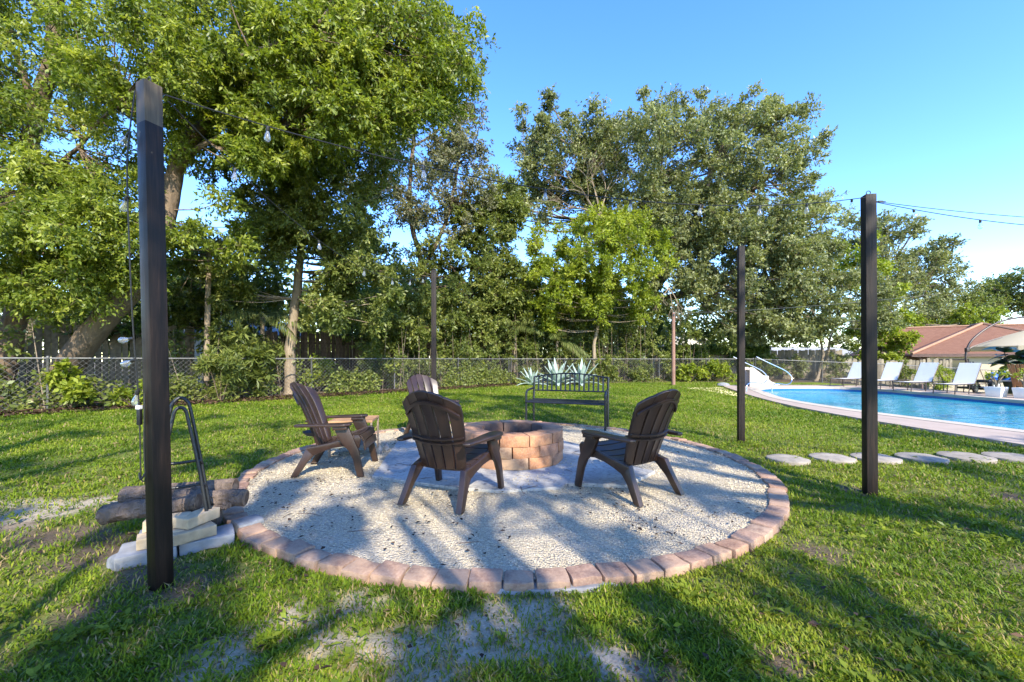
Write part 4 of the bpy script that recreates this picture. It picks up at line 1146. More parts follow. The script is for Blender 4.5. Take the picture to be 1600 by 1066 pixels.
board_fence('wooden_fence', 'greyish board fence at the far left behind the leaning trunk', (-18.5, 7.3), (-10.8, 14.4), 2.3, 'board', seed=2)
board_fence('wooden_fence', 'dim board fence behind the straight pale trunk and the undergrowth', (-9.6, 15.9), (.2, 24.4), 2.25, 'board_dark', seed=3)
board_fence('wooden_fence', 'brown plank fence behind the pool slide, shrubs growing before it', (8.6, 25.0), (19.8, 24.8), 1.72, 'board', w=.19, seed=4)
board_fence('wooden_fence', 'short run of weathered pickets in front of the beige house wall', (18.9, 23.2), (25.2, 23.8), 1.35, 'board', w=.18, gap=.03, seed=5, rnd=3, z0=-.20)

# ------------------------------------------------------------------ houses beyond the fences
def hip_house():
    # beige house with a hipped terracotta roof, standing on lower ground
    root = empty('beige_house', (0, 0, 0), 0, 'low beige house with a terracotta hipped roof beyond the pool', 'house')
    X0, X1, Y0, Y1 = 27.0, 46.0, 30.4, 36.9; zb, ze, zr = -1.0, 1.62, 3.55
    mb = MB(); mb.box(((X0+X1)/2, (Y0+Y1)/2, (zb+ze)/2), (X1-X0, Y1-Y0, ze-zb)); mb.build('wall', M['stucco'], root)
    o = .6
    a = [Vector((X0-o, Y0-o, ze-.08)), Vector((X1+o, Y0-o, ze-.08)), Vector((X1+o, Y1+o, ze-.08)), Vector((X0-o, Y1+o, ze-.08))]
    ym = (Y0+Y1)/2; r0, r1 = Vector((X0+2.0, ym, zr)), Vector((X1-5.0, ym, zr))
    def roof(name, P, parent):
        mb = MB(); mb.add(P, [tuple(range(len(P)))]); me = mb.mesh(name, M['shingle'], smooth=0)
        bm = bmesh.new(); bm.from_mesh(me)
        ex = bmesh.ops.extrude_face_region(bm, geom=bm.faces[:])
        for v in [g for g in ex['geom'] if isinstance(g, bmesh.types.BMVert)]: v.co.z -= .12
        bmesh.ops.recalc_face_normals(bm, faces=bm.faces); bm.to_mesh(me); bm.free(); return put(name, me, parent)
    rf = roof('roof', [a[0], a[1], r1, r0], root); roof('roof', [a[2], a[3], r0, r1], root); roof('roof', [a[3], a[0], r0], root); roof('roof', [a[1], a[2], r1], root)
    # projecting front wing with its own hip
    bx0, bx1, by0, bz = 28.6, 37.4, 27.2, 3.60
    mb = MB(); mb.box(((bx0+bx1)/2+.3, by0+1.85, (zb+ze)/2), (bx1-bx0-1.2, 3.0, ze-zb)); mb.build('wall', M['stucco'], root)
    e = [Vector((bx0, by0, ze-.1)), Vector((bx1, by0, ze-.1)), Vector((bx1, 33.8, ze-.1)), Vector((bx0, 33.8, ze-.1))]
    t0, t1 = Vector(((bx0+bx1)/2, by0+4.6, bz)), Vector(((bx0+bx1)/2, 34.4, bz))
    roof('roof', [e[0], e[1], t0], root); roof('roof', [e[3], e[0], t0, t1], root); roof('roof', [e[1], e[2], t1, t0], root)
    for p, q in ((r0, r1), (a[0], r0), (a[1], r1), (e[0], t0), (e[1], t0), (t0, t1)):
        mb = MB(); mb.tube([p+Vector((0, 0, .03)), q+Vector((0, 0, .03))], .085, 6); mb.build('ridge_cap', M['ridge'], rf)
    mb = MB(); mb.box(((a[0].x+a[1].x)/2, Y0-o+.02, ze-.16), (X1-X0+2*o, .04, .18)); mb.box(((bx0+bx1)/2, by0+.02, ze-.18), (bx1-bx0, .04, .18)); mb.build('fascia', M['fascia'], root)
    # little gable at the left end
    gx0, gx1, gy = 26.3, 28.5, 29.4; gzr = 2.30
    mb = MB(); mb.add([(gx0, gy, ze-.1), (gx1, gy, ze-.1), ((gx0+gx1)/2, gy, gzr-.1)], [(0, 1, 2)]); mb.build('gable', M['fascia'], root)
    L_, R_, T = Vector((gx0-.15, gy-.15, ze-.14)), Vector((gx1+.15, gy-.15, ze-.14)), Vector(((gx0+gx1)/2, gy-.15, gzr)); bk = Vector((0, 3.4, 0))
    g1 = roof('roof', [L_, T, T+bk, L_+bk], root); roof('roof', [T, R_, R_+bk, T+bk], root)
    mb = MB(); mb.tube([L_, T, R_], .05, 5); mb.build('barge_board', M['ridge'], g1)
    mb = MB(); mb.box((30.6, by0+.33, .45), (1.3, .05, 1.5)); w = mb.build('window', M['fascia'], root)
    mb = MB(); mb.box((30.6, by0+.30, .45), (1.14, .03, 1.34)); mb.build('pane', M['glass_dark'], w)
    mb = MB(); mb.tube([(28.75, 27.4, 1.45), (29.1, 27.45, 1.2), (29.15, 27.5, -.8)], .05, 6); mb.build('downpipe', M['fascia'], root)
    mb = MB(); mb.lathe([(.05, 0), (.07, .08), (0, .1)], (34.0, 27.50, 1.2), 8); mb.build('wall_lamp', M['dark_steel'], root)
    P_ = Vector((27, 30.4, 0)); Rz = Matrix.Rotation(R(-33), 4, 'Z'); root.location = P_-Rz @ P_+Vector((-.8, 0, 0)); root.rotation_euler = (0, 0, R(-33))
hip_house()
def shed(label, c, d, wall_h, roof_h, wall, roof, cat='house', gable=True, name='neighbour_house'):
    root = empty(name, (c[0], c[1], 0), c[2], label, cat)
    mb = MB(); mb.box((0, 0, wall_h/2), (d[0], d[1], wall_h)); mb.build('wall', M[wall], root)
    x, y = d[0]/2+.35, d[1]/2+.4
    for s in (-1, 1):
        P = [Vector((-x, s*y, wall_h-.05)), Vector((x, s*y, wall_h-.05)), Vector((x, 0, roof_h)), Vector((-x, 0, roof_h))]
        mb = MB(); mb.sheet([[P[0], P[1]], [P[3], P[2]]], [[P[0]-Vector((0, 0, .12)), P[1]-Vector((0, 0, .12))], [P[3]-Vector((0, 0, .12)), P[2]-Vector((0, 0, .12))]]); mb.build('roof', M[roof], root)
    for s in (-1, 1):
        mb = MB(); mb.add([(s*d[0]/2, -d[1]/2, wall_h), (s*d[0]/2, d[1]/2, wall_h), (s*d[0]/2, 0, roof_h-.15)], [(0, 1, 2)]); mb.build('gable', M[wall], root)
    return root
shed('pale tan neighbouring shed with a light grey roof glimpsed behind the left trees', (-11.9, 18.4, .75), (3.2, 3, 0), 2.25, 2.9, 'tan_wall', 'grey_roof', 'shed', name='neighbour_shed')
shed('white gabled house glimpsed under the oak behind the wooden pole', (15.6, 38, 1.35), (7, 4.6), 1.9, 3.6, 'white_wall', 'white_wall')
shed('long low white roofed building showing over the plank fence', (25.5, 41, .05), (13, 5), 1.75, 2.35, 'tan_wall', 'grey_roof', 'building', name='low_building')

# ------------------------------------------------------------------ pool furniture
def lounger():
    root = empty('sun_lounger', (0, 0, 0), 0, '', 'lounger', 'white sling loungers in a row by the pool')
    # local +X runs from foot to head
    W = .27
    for s in (-1, 1):
        mb = MB(); mb.tube([(-.95, s*W, .32), (.25, s*W, .32), (.85, s*W, .32)], .017, 6); mb.build('side_rail', M['bronze'], root)
        for x in (-.88, -.15, .75):
            mb = MB(); mb.tube([(x, s*W, .32), (x-.04, s*W, 0)], .015, 6); mb.build('leg', M['bronze'], root)
        mb = MB(); mb.tube([(.12, s*W, .33), (.50, s*W, 1.0)], .015, 6); mb.build('back_rail', M['bronze'], root)
        mb = MB(); mb.tube([(.40, s*W, .80), (.72, s*W, .33)], .010, 6); mb.build('strut', M['bronze'], root)
    mb = MB(); mb.sheet([[Vector((-.95, -W, .33)), Vector((-.95, W, .33))], [Vector((-.4, -W, .315)), Vector((-.4, W, .315))], [Vector((.10, -W, .33)), Vector((.10, W, .33))]],
                        [[Vector((-.95, -W, .335)), Vector((-.95, W, .335))], [Vector((-.4, -W, .32)), Vector((-.4, W, .32))], [Vector((.10, -W, .335)), Vector((.10, W, .335))]]); mb.build('seat_sling', M['sling'], root)
    F = [[Vector((.12+.38*t-.012, y, .34+.67*t)) for y in (-W, 0, W)] for t in (0, .35, .7, 1)]
    mb = MB(); mb.sheet(F, [[p+Vector((.005, 0, 0)) for p in r] for r in F]); mb.build('back_sling', M['sling'], root)
    mb = MB(); mb.tube([(-.95, -W, .32), (-.95, W, .32)], .015, 6); mb.build('end_rail', M['bronze'], root)
    return root
L0 = lounger()
for i, (x, y, lb) in enumerate([(14.35, 17.55, 'farthest white sling lounger, half hidden behind the dark post'), (14.60, 16.2, 'second white sling lounger from the far end of the row'),
                                (14.72, 15.0, 'third white sling lounger, between its neighbours by the pool'), (14.85, 13.75, 'nearest white sling lounger, at the right of the row')]):
    o = L0 if i == 0 else copy_tree(L0); o.location = (x, y, .05); o.rotation_euler = (0, 0, R(18+3*math.sin(i*2.1))); o['label'] = lb
# hand rails and slide at the far left corner of the pool
rl = empty('pool_handrail', (8.55, 15.1, .05), 0, 'pair of bent stainless handrails at the far corner of the pool', 'handrail')
for off in (0, .55):
    ox, oy = off*.8, -off*1.3
    mb = MB(); mb.tube(smooth_path([(ox-.35, oy-.55, 0), (ox-.30, oy-.5, .22), (ox-.05, oy-.35, .31), (ox+.5, oy, .26), (ox+.80, oy+.22, .32), (ox+.88, oy+.30, .50), (ox+.70, oy+.35, .72), (ox+.2, oy+.42, .98), (ox-.25, oy+.5, 1.22)], 5), .016, 8)
    mb.build('rail', M['chrome'], rl, smooth=60)
sl = empty('pool_slide', (10.35, 17.45, .05), R(-8), 'low weathered beige slide sloping down towards the far end of the pool', 'slide')
mb = MB(); mb.side([(-.30, 0), (.30, 0), (.30, .02), (-.30, .02)], lambda y, z: 0, .9); mb.build('base', M['slide'], sl)
mb = MB(); poly = [(-.45, .02), (.62, .02), (.62, .12), (.40, .20), (-.30, .78), (-.45, .80)]
mb.add([(x, -.02, z) for x, z in poly]+[(x, .02, z) for x, z in poly], [tuple(range(5, -1, -1)), tuple(range(6, 12))]+[(j, (j+1) % 6, 6+(j+1) % 6, 6+j) for j in range(6)])
for s in (-1, 1): put('side_panel', mb.mesh('side_panel', M['slide']), sl, (0, s*.24, 0))
F = [[Vector((x, y, z+.0)) for y in (-.22, 0, .22)] for x, z in ((-.42, .70), (-.1, .50), (.25, .25), (.5, .13), (.72, .10))]
mb = MB(); mb.sheet(F, [[p-Vector((0, 0, .03)) for p in r] for r in F]); mb.build('chute', M['slide'], sl, smooth=60)
wb = MB(); wb.box((0, 0, .22), (.42, .35, .44)); tag(wb.build('white_box', M['ceramic'], loc=(11.25, 18.75, 0), bevel=.02), 'small white box standing on the grass behind the slide', 'box')
rk = MB(); rk.lathe([(.1, 0), (.26, .05), (.22, .12), (0, .15)], n=10); tag(rk.build('flat_rock', M['grey_rubble'], loc=(9.25, 18.2, 0), jitter=.05), 'flat grey rock at the tip of the pool deck', 'rock')

# cantilever umbrella
um = empty('cantilever_umbrella', (17.6, 15.6, .05), 0, 'cream cantilever umbrella on a curved dark pole at the right edge', 'umbrella')
mb = MB(); mb.box((0, 0, .05), (.9, .9, .08)); mb.build('base_plate', M['bronze'], um, bevel=.01)
pole = smooth_path([(0, 0, 0), (-.52, 0, .9), (-.55, 0, 1.45), (-.25, 0, 1.95), (.6, 0, 2.5), (1.7, 0, 2.72), (2.6, 0, 2.62)], 6)
mb = MB(); mb.tube(pole, .035, 8); mb.build('pole', M['bronze'], um, smooth=60)
mb = MB(); mb.tube(smooth_path([(-.52, 0, 1.5), (-.1, -.0, 1.68), (.75, -.02, 1.95)], 4), .018, 6); mb.build('strut', M['bronze'], um)
mb = MB(); mb.box((-.53, 0, 1.48), (.12, .10, .16)); mb.build('hinge', M['bronze'], um, bevel=.02)
cn = Vector((2.3, 0, 2.36)); RR = 2.0; zed = 1.62
rim = [Vector((cn.x+RR*math.cos(R(22.5+45*i)), RR*math.sin(R(22.5+45*i)), zed)) for i in range(8)]
mb = MB(); vs = [cn]; fs = []
sub = 6
for i in range(8):
    for j in range(sub+1):
        t = j/sub; p = cn.lerp(rim[i], t); p.z += .10*math.sin(t*math.pi)*.6; vs.append(p)
for i in range(8):
    i2 = (i+1) % 8
    for j in range(sub): fs.append((1+i*(sub+1)+j, 1+i*(sub+1)+j+1, 1+i2*(sub+1)+j+1, 1+i2*(sub+1)+j))
mb.add(vs, fs); mb.build('canopy', M['canvas'], um, smooth=20)
mb = MB(); mb.add([p for p in rim]+[p-Vector((0, 0, .16)) for p in rim], [(i, (i+1) % 8, 8+(i+1) % 8, 8+i) for i in range(8)]); mb.build('valance', M['canvas'], um, smooth=0)
for p in rim:
    mb = MB(); mb.tube([cn-Vector((0, 0, .12)), cn.lerp(p, .5)-Vector((0, 0, .01)), p-Vector((0, 0, .02))], .012, 5); mb.build('rib', M['bronze'], um)
mb = MB(); mb.tube([cn-Vector((0, 0, .35)), cn+Vector((0, 0, .22))], .03, 8); mb.build('hub', M['bronze'], um)

# planters and plants by the pool
def planter(loc, label, h=.30, w=.19, n=4, seed=0, leafmat='lf_lime'):
    random.seed(seed); root = empty('planter', (*loc, .05), .3, label, 'planter', 'white planters on the pool deck')
    mb = MB(); mb.add([(sx*w*.82, sy*w*.82, 0) for sx, sy in ((-1,-1),(1,-1),(1,1),(-1,1))]+[(sx*w, sy*w, h) for sx, sy in ((-1,-1),(1,-1),(1,1),(-1,1))], [(3,2,1,0),(4,5,6,7),(0,1,5,4),(1,2,6,5),(2,3,7,6),(3,0,4,7)])
    mb.build('pot', M['ceramic'], root, bevel=.012)
    mb = MB(); tips = []
    for i in range(n):
        a = i*6.28/n+random.uniform(-.4, .4); p = smooth_path([(0, 0, h), (.05*math.cos(a), .05*math.sin(a), h+.16), (.17*math.cos(a), .17*math.sin(a), h+.3+random.uniform(0, .12))], 3)
        mb.tube(p, [.028-.012*j/(len(p)-1) for j in range(len(p))], 6); tips.append(p[-1])
    mb.build('stem', M['bark_pale'], root, smooth=60)
    C = np.array([tuple(t) for t in tips]); V, Q, tint, A, B = spray_leaves(C, np.full(len(C), .11), 8, 5, .11, .04, 1, .6)
    o = put('foliage', np_mesh('foliage', V, Q, M[leafmat], {'tint': tint}), root); o['kind'] = 'stuff'
planter((14.55, 12.5), 'white planter with a stubby plant beside the nearest lounger', seed=1)
planter((14.85, 12.05), 'white fluted planter with a stubby plant in front of the wooden chair', seed=2)
# large glossy-leaved plant in a pot
gp = empty('rubber_plant', (16.35, 13.5, .05), 0, 'large potted plant with big glossy dark leaves at the right edge', 'plant')
mb = MB(); mb.lathe([(.20, 0), (.28, .38), (.30, .40), (.27, .40)], n=16); mb.build('pot', M['dark_steel'], gp)
random.seed(22); mb = MB(); big = []
for i in range(5):
    a = i*1.256+.3; p = smooth_path([(0, 0, .38), (.12*math.cos(a), .12*math.sin(a), .8), (.32*math.cos(a), .32*math.sin(a), 1.25+.12*(i % 3))], 4); mb.tube(p, [.022-.012*j/(len(p)-1) for j in range(len(p))], 6)
    for j in range(5, len(p)): big.append((p[j], a))
    for j in range(3, len(p)): big.append((p[j], a+1.5))
mb.build('stem', M['bark_grey'], gp, smooth=60)
def big_leaf(L, W, curve=.25, n=6):
    F = []
    for i in range(n+1):
        t = i/n; w = W*.5*math.sin(math.pi*min(1, t**.8*.97+.03))**.75; z = -curve*L*t*t
        F.append([Vector((L*t, -w, z+.12*w)), Vector((L*t, 0, z-.02*L)), Vector((L*t, w, z+.12*w))])
    mb = MB(); mb.sheet(F, [[p-Vector((0, 0, .003)) for p in r] for r in F]); return mb
blm = big_leaf(.46, .30).mesh('leaf', M['lf_gloss'], smooth=60)
for p, a in big:
    put('leaf', blm, gp, p, (random.uniform(-.4, .4), random.uniform(-.7, .35), a+random.uniform(-1.0, 1.0)))
# slatted wooden chair back at the right edge
wc = empty('wooden_chair', (15.62, 12.55, .05), R(115), 'reddish slatted wooden chair cut by the right edge of the picture', 'chair')
for i in range(9):
    x = -.30+.60*i/8; mb = MB(); mb.sheet([[Vector((x-.028, 0, .30)), Vector((x+.028, 0, .30))], [Vector((x*1.18-.03, .28, .98)), Vector((x*1.18+.03, .28, .98))]], [[Vector((x-.028, .018, .30)), Vector((x+.028, .018, .30))], [Vector((x*1.18-.03, .298, .98)), Vector((x*1.18+.03, .298, .98))]]); mb.build('back_slat', M['wicker'], wc)
for i in range(6):
    mb = MB(); mb.box((0, -.06-.09*i, .36-.004*i), (.62, .075, .02)); mb.build('seat_slat', M['wicker'], wc)
for sx in (-1, 1):
    for y, hh in ((-.50, .58), (.0, .36)): mb = MB(); mb.box((sx*.31, y, hh/2), (.05, .05, hh)); mb.build('leg', M['wicker'], wc)
    mb = MB(); mb.box((sx*.33, -.2, .59), (.07, .70, .025)); mb.build('armrest', M['wicker'], wc)
    mb = MB(); mb.box((sx*.28, .15, .62), (.04, .03, .66), m=Matrix.Rotation(R(-22), 3, 'X')); mb.build('back_post', M['wicker'], wc)
# ride-on toy / cart with white wheels and blue body
ct = empty('garden_cart', (17.2, 15.0, .05), R(10), 'low cart with a white hubbed wheel and blue bags on it', 'cart')
mb = MB(); mb.box((.25, 0, .34), (1.3, .5, .10)); mb.build('bed', M['dark_steel'], ct, bevel=.02)
for x in (-.25, .7):
    for y in (-.3, .3):
        mb = MB(); mb.tube([(x, y-.05, .2), (x, y+.05, .2)], .2, 18); w = mb.build('wheel', M['rubber'], ct)
        mb = MB(); mb.tube([(x, y-.058, .2), (x, y+.058, .2)], .13, 16); mb.build('hub', M['wheel_white'], w)
for i, (x, r) in enumerate([(.15, .17), (.50, .20), (.80, .15)]):
    mb = MB(); mb.lathe([(r*.6, 0), (r, r*.5), (r*.8, r*1.2), (r*.25, r*1.6), (0, r*1.65)], n=12)
    tag(mb.build('blue_bag', M['blue_plastic'], loc=(17.2+x, 15.0, .44), jitter=.03), ['left blue bag on the low cart', 'middle blue bag on the low cart, largest', 'right blue bag on the low cart'][i], 'bag', 'blue bags on the cart')
ht = empty('hand_truck', (15.55, 14.0, .05), R(20), 'dark hand truck with a small grey wheel standing right of the nearest lounger', 'hand truck')
for x in (-.09, .09):
    mb = MB(); mb.tube([(x, 0, .12), (x, .06, 1.05)], .022, 8); mb.build('upright', M['dark_steel'], ht)
for z in (.3, .65, .95): mb = MB(); mb.tube([(-.09, .02+.04*z, z), (.09, .02+.04*z, z)], .014, 6); mb.build('crossbar', M['dark_steel'], ht)
mb = MB(); mb.tube([(0, -.06, .12), (0, .0, .12)], .12, 16); w = mb.build('wheel', M['rubber'], ht); mb = MB(); mb.tube([(0, -.066, .12), (0, .006, .12)], .07, 12); mb.build('hub', M['galv'], w)
mb = MB(); mb.box((0, -.12, .02), (.3, .22, .02)); mb.build('toe_plate', M['dark_steel'], ht)

# ------------------------------------------------------------------ string lights
def sag(a, b, s, n=40):
    a, b = Vector(a), Vector(b); return [a.lerp(b, i/n)-Vector((0, 0, s*4*(i/n)*(1-i/n))) for i in range(n+1)]
sock = MB(); sock.lathe([(.006, 0), (.016, -.004), (.017, -.042), (.013, -.048)], n=10); SOCK = sock.mesh('socket', M['cable'], smooth=50)
BS = .55
glob = MB(); glob.lathe([(.013, -.046), (.014, -.055), (.024, -.085), (.030, -.112), (.029, -.130), (.018, -.147), (.0, -.152)], n=14); GLOB = glob.mesh('bulb', M['bulb'], smooth=80)
fil = MB(); fil.tube([(-.006, 0, -.05), (-.010, 0, -.10), (0, 0, -.115), (.010, 0, -.10), (.006, 0, -.05)], .0014, 4); FIL = fil.mesh('filament', M['table_wood'])
def strand(label, path, bulbs, r=.0035, group='string lights on the dark posts', tilt=None, name='string_lights'):
    root = empty(name, path[0], 0, label, 'string lights', group); b0 = Vector(path[0])
    mb = MB(); mb.tube([Vector(p)-b0 for p in path], r, 5); mb.build('cable', M['cable'], root, smooth=60)
    cum = [0]
    for p, q in zip(path[:-1], path[1:]): cum.append(cum[-1]+(Vector(q)-Vector(p)).length)
    for j, t in enumerate(bulbs):
        l = t*cum[-1]; i = max(k for k in range(len(cum)) if cum[k] <= l+1e-9); i = min(i, len(path)-2)
        p = Vector(path[i]).lerp(Vector(path[i+1]), (l-cum[i])/(cum[i+1]-cum[i]+1e-9))
        rot = tilt[j] if tilt else (random.uniform(-.15, .15), random.uniform(-.15, .15), 0)
        g = put('bulb', GLOB, root, p-b0, rot); g.scale = (BS,)*3; put('socket', SOCK, g); put('filament', FIL, g)
    return root
random.seed(6)
t1 = Vector((P1[0]-.062+.03, P1[1]+.02, 2.555)); t4 = Vector((P4[0]-.045, P4[1]-.02, 2.575)); t2 = Vector((P2[0]-.04, P2[1], 2.60))
strand('string of clear bulbs sagging from the foreground left post to the right lawn post', sag(t1, t4, .27), [.10, .265, .42, .545, .66, .77, .865, .965])
strand('string of clear bulbs from the foreground left post down to the far centre post', sag(t1+Vector((.02, .04, -.02)), t2, .42), [.10, .30, .48, .64, .78, .90])
strand('doubled string of clear bulbs running from the right post out of the picture', sag(t4+Vector((.10, .03, -.03)), (7.8, 4.35, 2.62), .16), [.085, .24, .40, .56], group='string lights on the dark posts')
mb = MB(); pth = sag(t4+Vector((.10, .03, -.025)), (7.8, 4.4, 2.66), .09); mb.tube([p-pth[0] for p in pth], .003, 5)
tag(mb.build('support_cable', M['dark_steel'], loc=pth[0]), 'thin support cable above the doubled string at the right post', 'cable')
mb = MB(); mb.tube([(0, 0, 0), (.10, .0, -.002)], .004, 6); mb.box((.055, 0, 0), (.035, .012, .012)); tag(mb.build('turnbuckle', M['dark_steel'], loc=t4+Vector((.09, .03, -.025))), 'small dark turnbuckle at the top of the right lawn post', 'turnbuckle')
# drop cord with bulbs down the left side of the foreground post
dx, dy = -.075, -.045
top = Vector((P1[0]-.115, P1[1]-.02, 2.54))
drop = smooth_path([top, top+Vector((-.012, -.03, -.35)), top+Vector((-.004, -.03, -.75)), top+Vector((.004, -.02, -1.15)), top+Vector((.03, -.02, -1.5)), top+Vector((.04, -.02, -1.62))], 5)
strand('black cord with clear bulbs hanging down the left side of the foreground post', drop, [.14, .34, .78, .845, .94], tilt=[(.3, .9, 0), (.2, .5, 0), (.1, 1.45, 0), (.1, 1.2, 0), (0, .2, 0)])
q = drop[-1]
cord = empty('extension_plug', q, 0, 'black plug and looped cord with a white tag beside the foreground post', 'plug')
cord.scale = (.8, .8, .8); mb = MB(); mb.box((0, 0, -.05), (.022, .022, .10)); mb.box((0, 0, -.005), (.014, .014, .05)); mb.build('plug', M['cable'], cord, bevel=.003)
mb = MB(); mb.box((0, -.004, .012), (.026, .022, .022)); mb.build('tag', M['sticker'], cord)
mb = MB(); mb.tube(smooth_path([(0, 0, -.09), (.004, 0, -.25), (.008, 0, -.42), (.022, .0, -.455), (.036, 0, -.43), (.028, 0, -.25), (.03, 0, .10)], 4), .004, 5); mb.tube(smooth_path([(.0, 0, -.40), (.018, -.012, -.44), (.04, 0, -.40)], 4), .006, 5); mb.build('looped_cord', M['cable'], cord, smooth=60)
# thin overhead wire from the pole
pth = sag((7.37, 18.95, 3.28), (16.5, 16.0, 3.7), .12); mb = MB(); mb.tube([p-pth[0] for p in pth], .006, 5)
tag(mb.build('overhead_wire', M['galv'], loc=pth[0]), 'thin pale wire running right from the wooden pole', 'wire')

# ------------------------------------------------------------------ trees
def E(px, py, Y, rx, rz, ry, count, r0, r1):
    """crown lobe: centre surveyed at distance Y, radii given by its spread there"""
    return (tuple(S(px, py, Y)), (rx/650*Y, ry, rz/650*Y), count, r0, r1)
gt = 'trees growing along the back fence'
def back(Y): return Y+1.45*max(0, 10.4-Y)
def SL(px, py, Y): return S(px, py, back(Y))
def EL(px, py, Y, rx, rz, ry, n, r0, r1): return E(px, py, back(Y), rx, rz, ry, n, r0*1.22, r1*1.22)
# 1 leaning laurel-like tree, left, its crown hanging over the lawn
make_tree('leaning_tree', 'big leafy tree at the left with a thick trunk leaning right behind the foreground post',
  [([(-12.3, 10.9, -.1), SL(95, 590, 10.7), SL(140, 525, 10.4), SL(215, 437, 9.9), SL(258, 345, 9.5), SL(272, 270, 9.3), SL(300, 215, 9.1), SL(350, 160, 8.9)], .36, .13),
   ([SL(272, 270, 9.3), S(315, 228, 10.6), S(370, 208, 10.8), S(440, 196, 10.9)], .10, .035),
   ([SL(340, 175, 8.9), S(352, 120, 10.6), S(375, 88, 10.1), S(425, 74, 9.9), S(480, 52, 9.8), S(525, 3, 9.8), S(550, -70, 9.8)], .075, .04),
   ([SL(345, 165, 8.9), S(385, 125, 10.8), S(450, 95, 10.8), S(545, 85, 10.8), S(600, 50, 10.8), S(650, 15, 10.8)], .055, .025),
   ([SL(300, 215, 9.1), SL(265, 120, 9.2), SL(250, 0, 9.2), SL(240, -120, 9.4)], .09, .04)],
  [EL(430, 20, 8.3, 215, 120, 2.0, 84, .55, .95), EL(600, 80, 8.6, 145, 105, 1.8, 66, .5, .85), EL(330, 150, 8.4, 130, 130, 1.6, 38, .5, .8), EL(430, 190, 8.4, 120, 80, 1.6, 34, .45, .7), EL(540, 180, 9.2, 120, 60, 1.6, 26, .45, .7), E(470, 110, 9.9, 150, 80, .7, 26, .35, .55), E(380, 220, 10.2, 90, 50, .6, 12, .35, .5),
   EL(300, -150, 8.5, 330, 110, 2.5, 34, .8, 1.2), EL(690, 130, 9.0, 50, 70, 1.2, 9, .4, .65), EL(330, 350, 9.4, 75, 60, 1.2, 7, .4, .6)],
  M['bark_grey'], M['lf_laurel'], 21, 16, .135, .055, group=gt, up=.15, droop=.25, twig_r=.004)
# 2 left upright trunks with dense leaves
make_tree('leafy_tree', 'dense leafy tree at the far left edge, its trunk vanishing up into bright leaves',
  [([(-13.6, 10.9, -.1), S(30, 480, 11.0), S(45, 300, 10.8), S(55, 190, 10.6), S(80, 90, 10.4), S(95, -60, 10.2)], .27, .12),
   ([S(55, 190, 10.6), S(20, 75, 10.2), S(-60, 55, 9.8)], .10, .04), ([S(45, 300, 10.8), S(120, 230, 10.2), S(180, 170, 9.8)], .07, .03)],
  [E(105, 360, 9.6, 135, 115, 1.4, 80, .45, .8), E(60, 200, 10.2, 160, 140, 1.8, 50, .5, .85), E(80, 20, 10.0, 190, 110, 2, 44, .55, .95), E(210, 110, 9.4, 100, 120, 1.4, 34, .45, .75), E(20, 440, 9.7, 80, 40, 1.0, 16, .4, .6), E(-80, 220, 9.8, 130, 220, 2, 28, .7, 1.0), E(170, 410, 9.9, 60, 40, .8, 7, .35, .5)],
  M['bark_grey'], M['lf_laurel'], 20, 16, .115, .046, group=gt, up=.1, droop=.25, twig_r=.004)
# 3 straight pale trunk with the horizontal bare branch
make_tree('straight_tree', 'tree with a straight pale trunk and one bare horizontal branch, left of the chairs',
  [([(-7.55, 14.2, -.1), S(452, 560, 14.1), S(460, 480, 14.0), S(468, 410, 13.9), S(480, 320, 13.8), S(492, 230, 13.7), S(500, 130, 13.6)], .20, .07),
   ([S(468, 402, 13.9), S(410, 402, 13.6), S(350, 402, 13.3), S(305, 396, 13.0)], .055, .03),
   ([S(480, 320, 13.8), S(540, 290, 13.6), S(610, 295, 13.4)], .05, .02), ([S(486, 290, 13.8), S(430, 250, 13.4), S(380, 260, 13.2)], .05, .02)],
  [E(520, 330, 13.4, 120, 95, 1.8, 62, .45, .8), E(500, 210, 13.6, 140, 85, 2, 54, .5, .9), E(560, 440, 13.8, 85, 75, 1.4, 46, .4, .7), E(420, 340, 13.0, 75, 60, 1.2, 26, .4, .6), E(345, 440, 13.2, 70, 50, 1.0, 18, .35, .55), E(395, 290, 13.2, 70, 60, 1.2, 10, .4, .6)],
  M['bark_pale'], M['lf_mid'], 18, 15, .14, .056, group=gt, up=.1, droop=.3, twig_r=.006)
# 4 airy grey-green tree, sky showing through
make_tree('airy_tree', 'tall thin-leaved grey-green tree left of centre with sky showing through its crown',
  [([(-4.6, 20.6, -.1), S(652, 540, 20.5), S(655, 470, 20.4), S(660, 420, 20.3), S(640, 330, 20.2), S(645, 230, 20), S(660, 130, 19.8)], .22, .06),
   ([S(660, 420, 20.3), S(695, 350, 20), S(715, 260, 19.8), S(720, 190, 19.6)], .11, .04), ([S(640, 330, 20.2), S(600, 260, 20), S(570, 190, 19.8)], .08, .03), ([S(645, 230, 20), S(690, 200, 19.8), S(735, 150, 19.6)], .06, .02)],
  [E(650, 220, 20, 110, 150, 2.6, 84, .6, 1.0), E(705, 140, 19.6, 60, 95, 1.8, 30, .5, .8), E(725, 265, 19.8, 58, 75, 1.8, 30, .5, .85), E(560, 230, 20, 70, 100, 2, 18, .6, .9), E(670, 350, 20, 80, 55, 1.6, 24, .5, .8)],
  M['bark_grey'], M['lf_grey'], 12, 12, .17, .075, group=gt, up=.35, twig_r=.010)
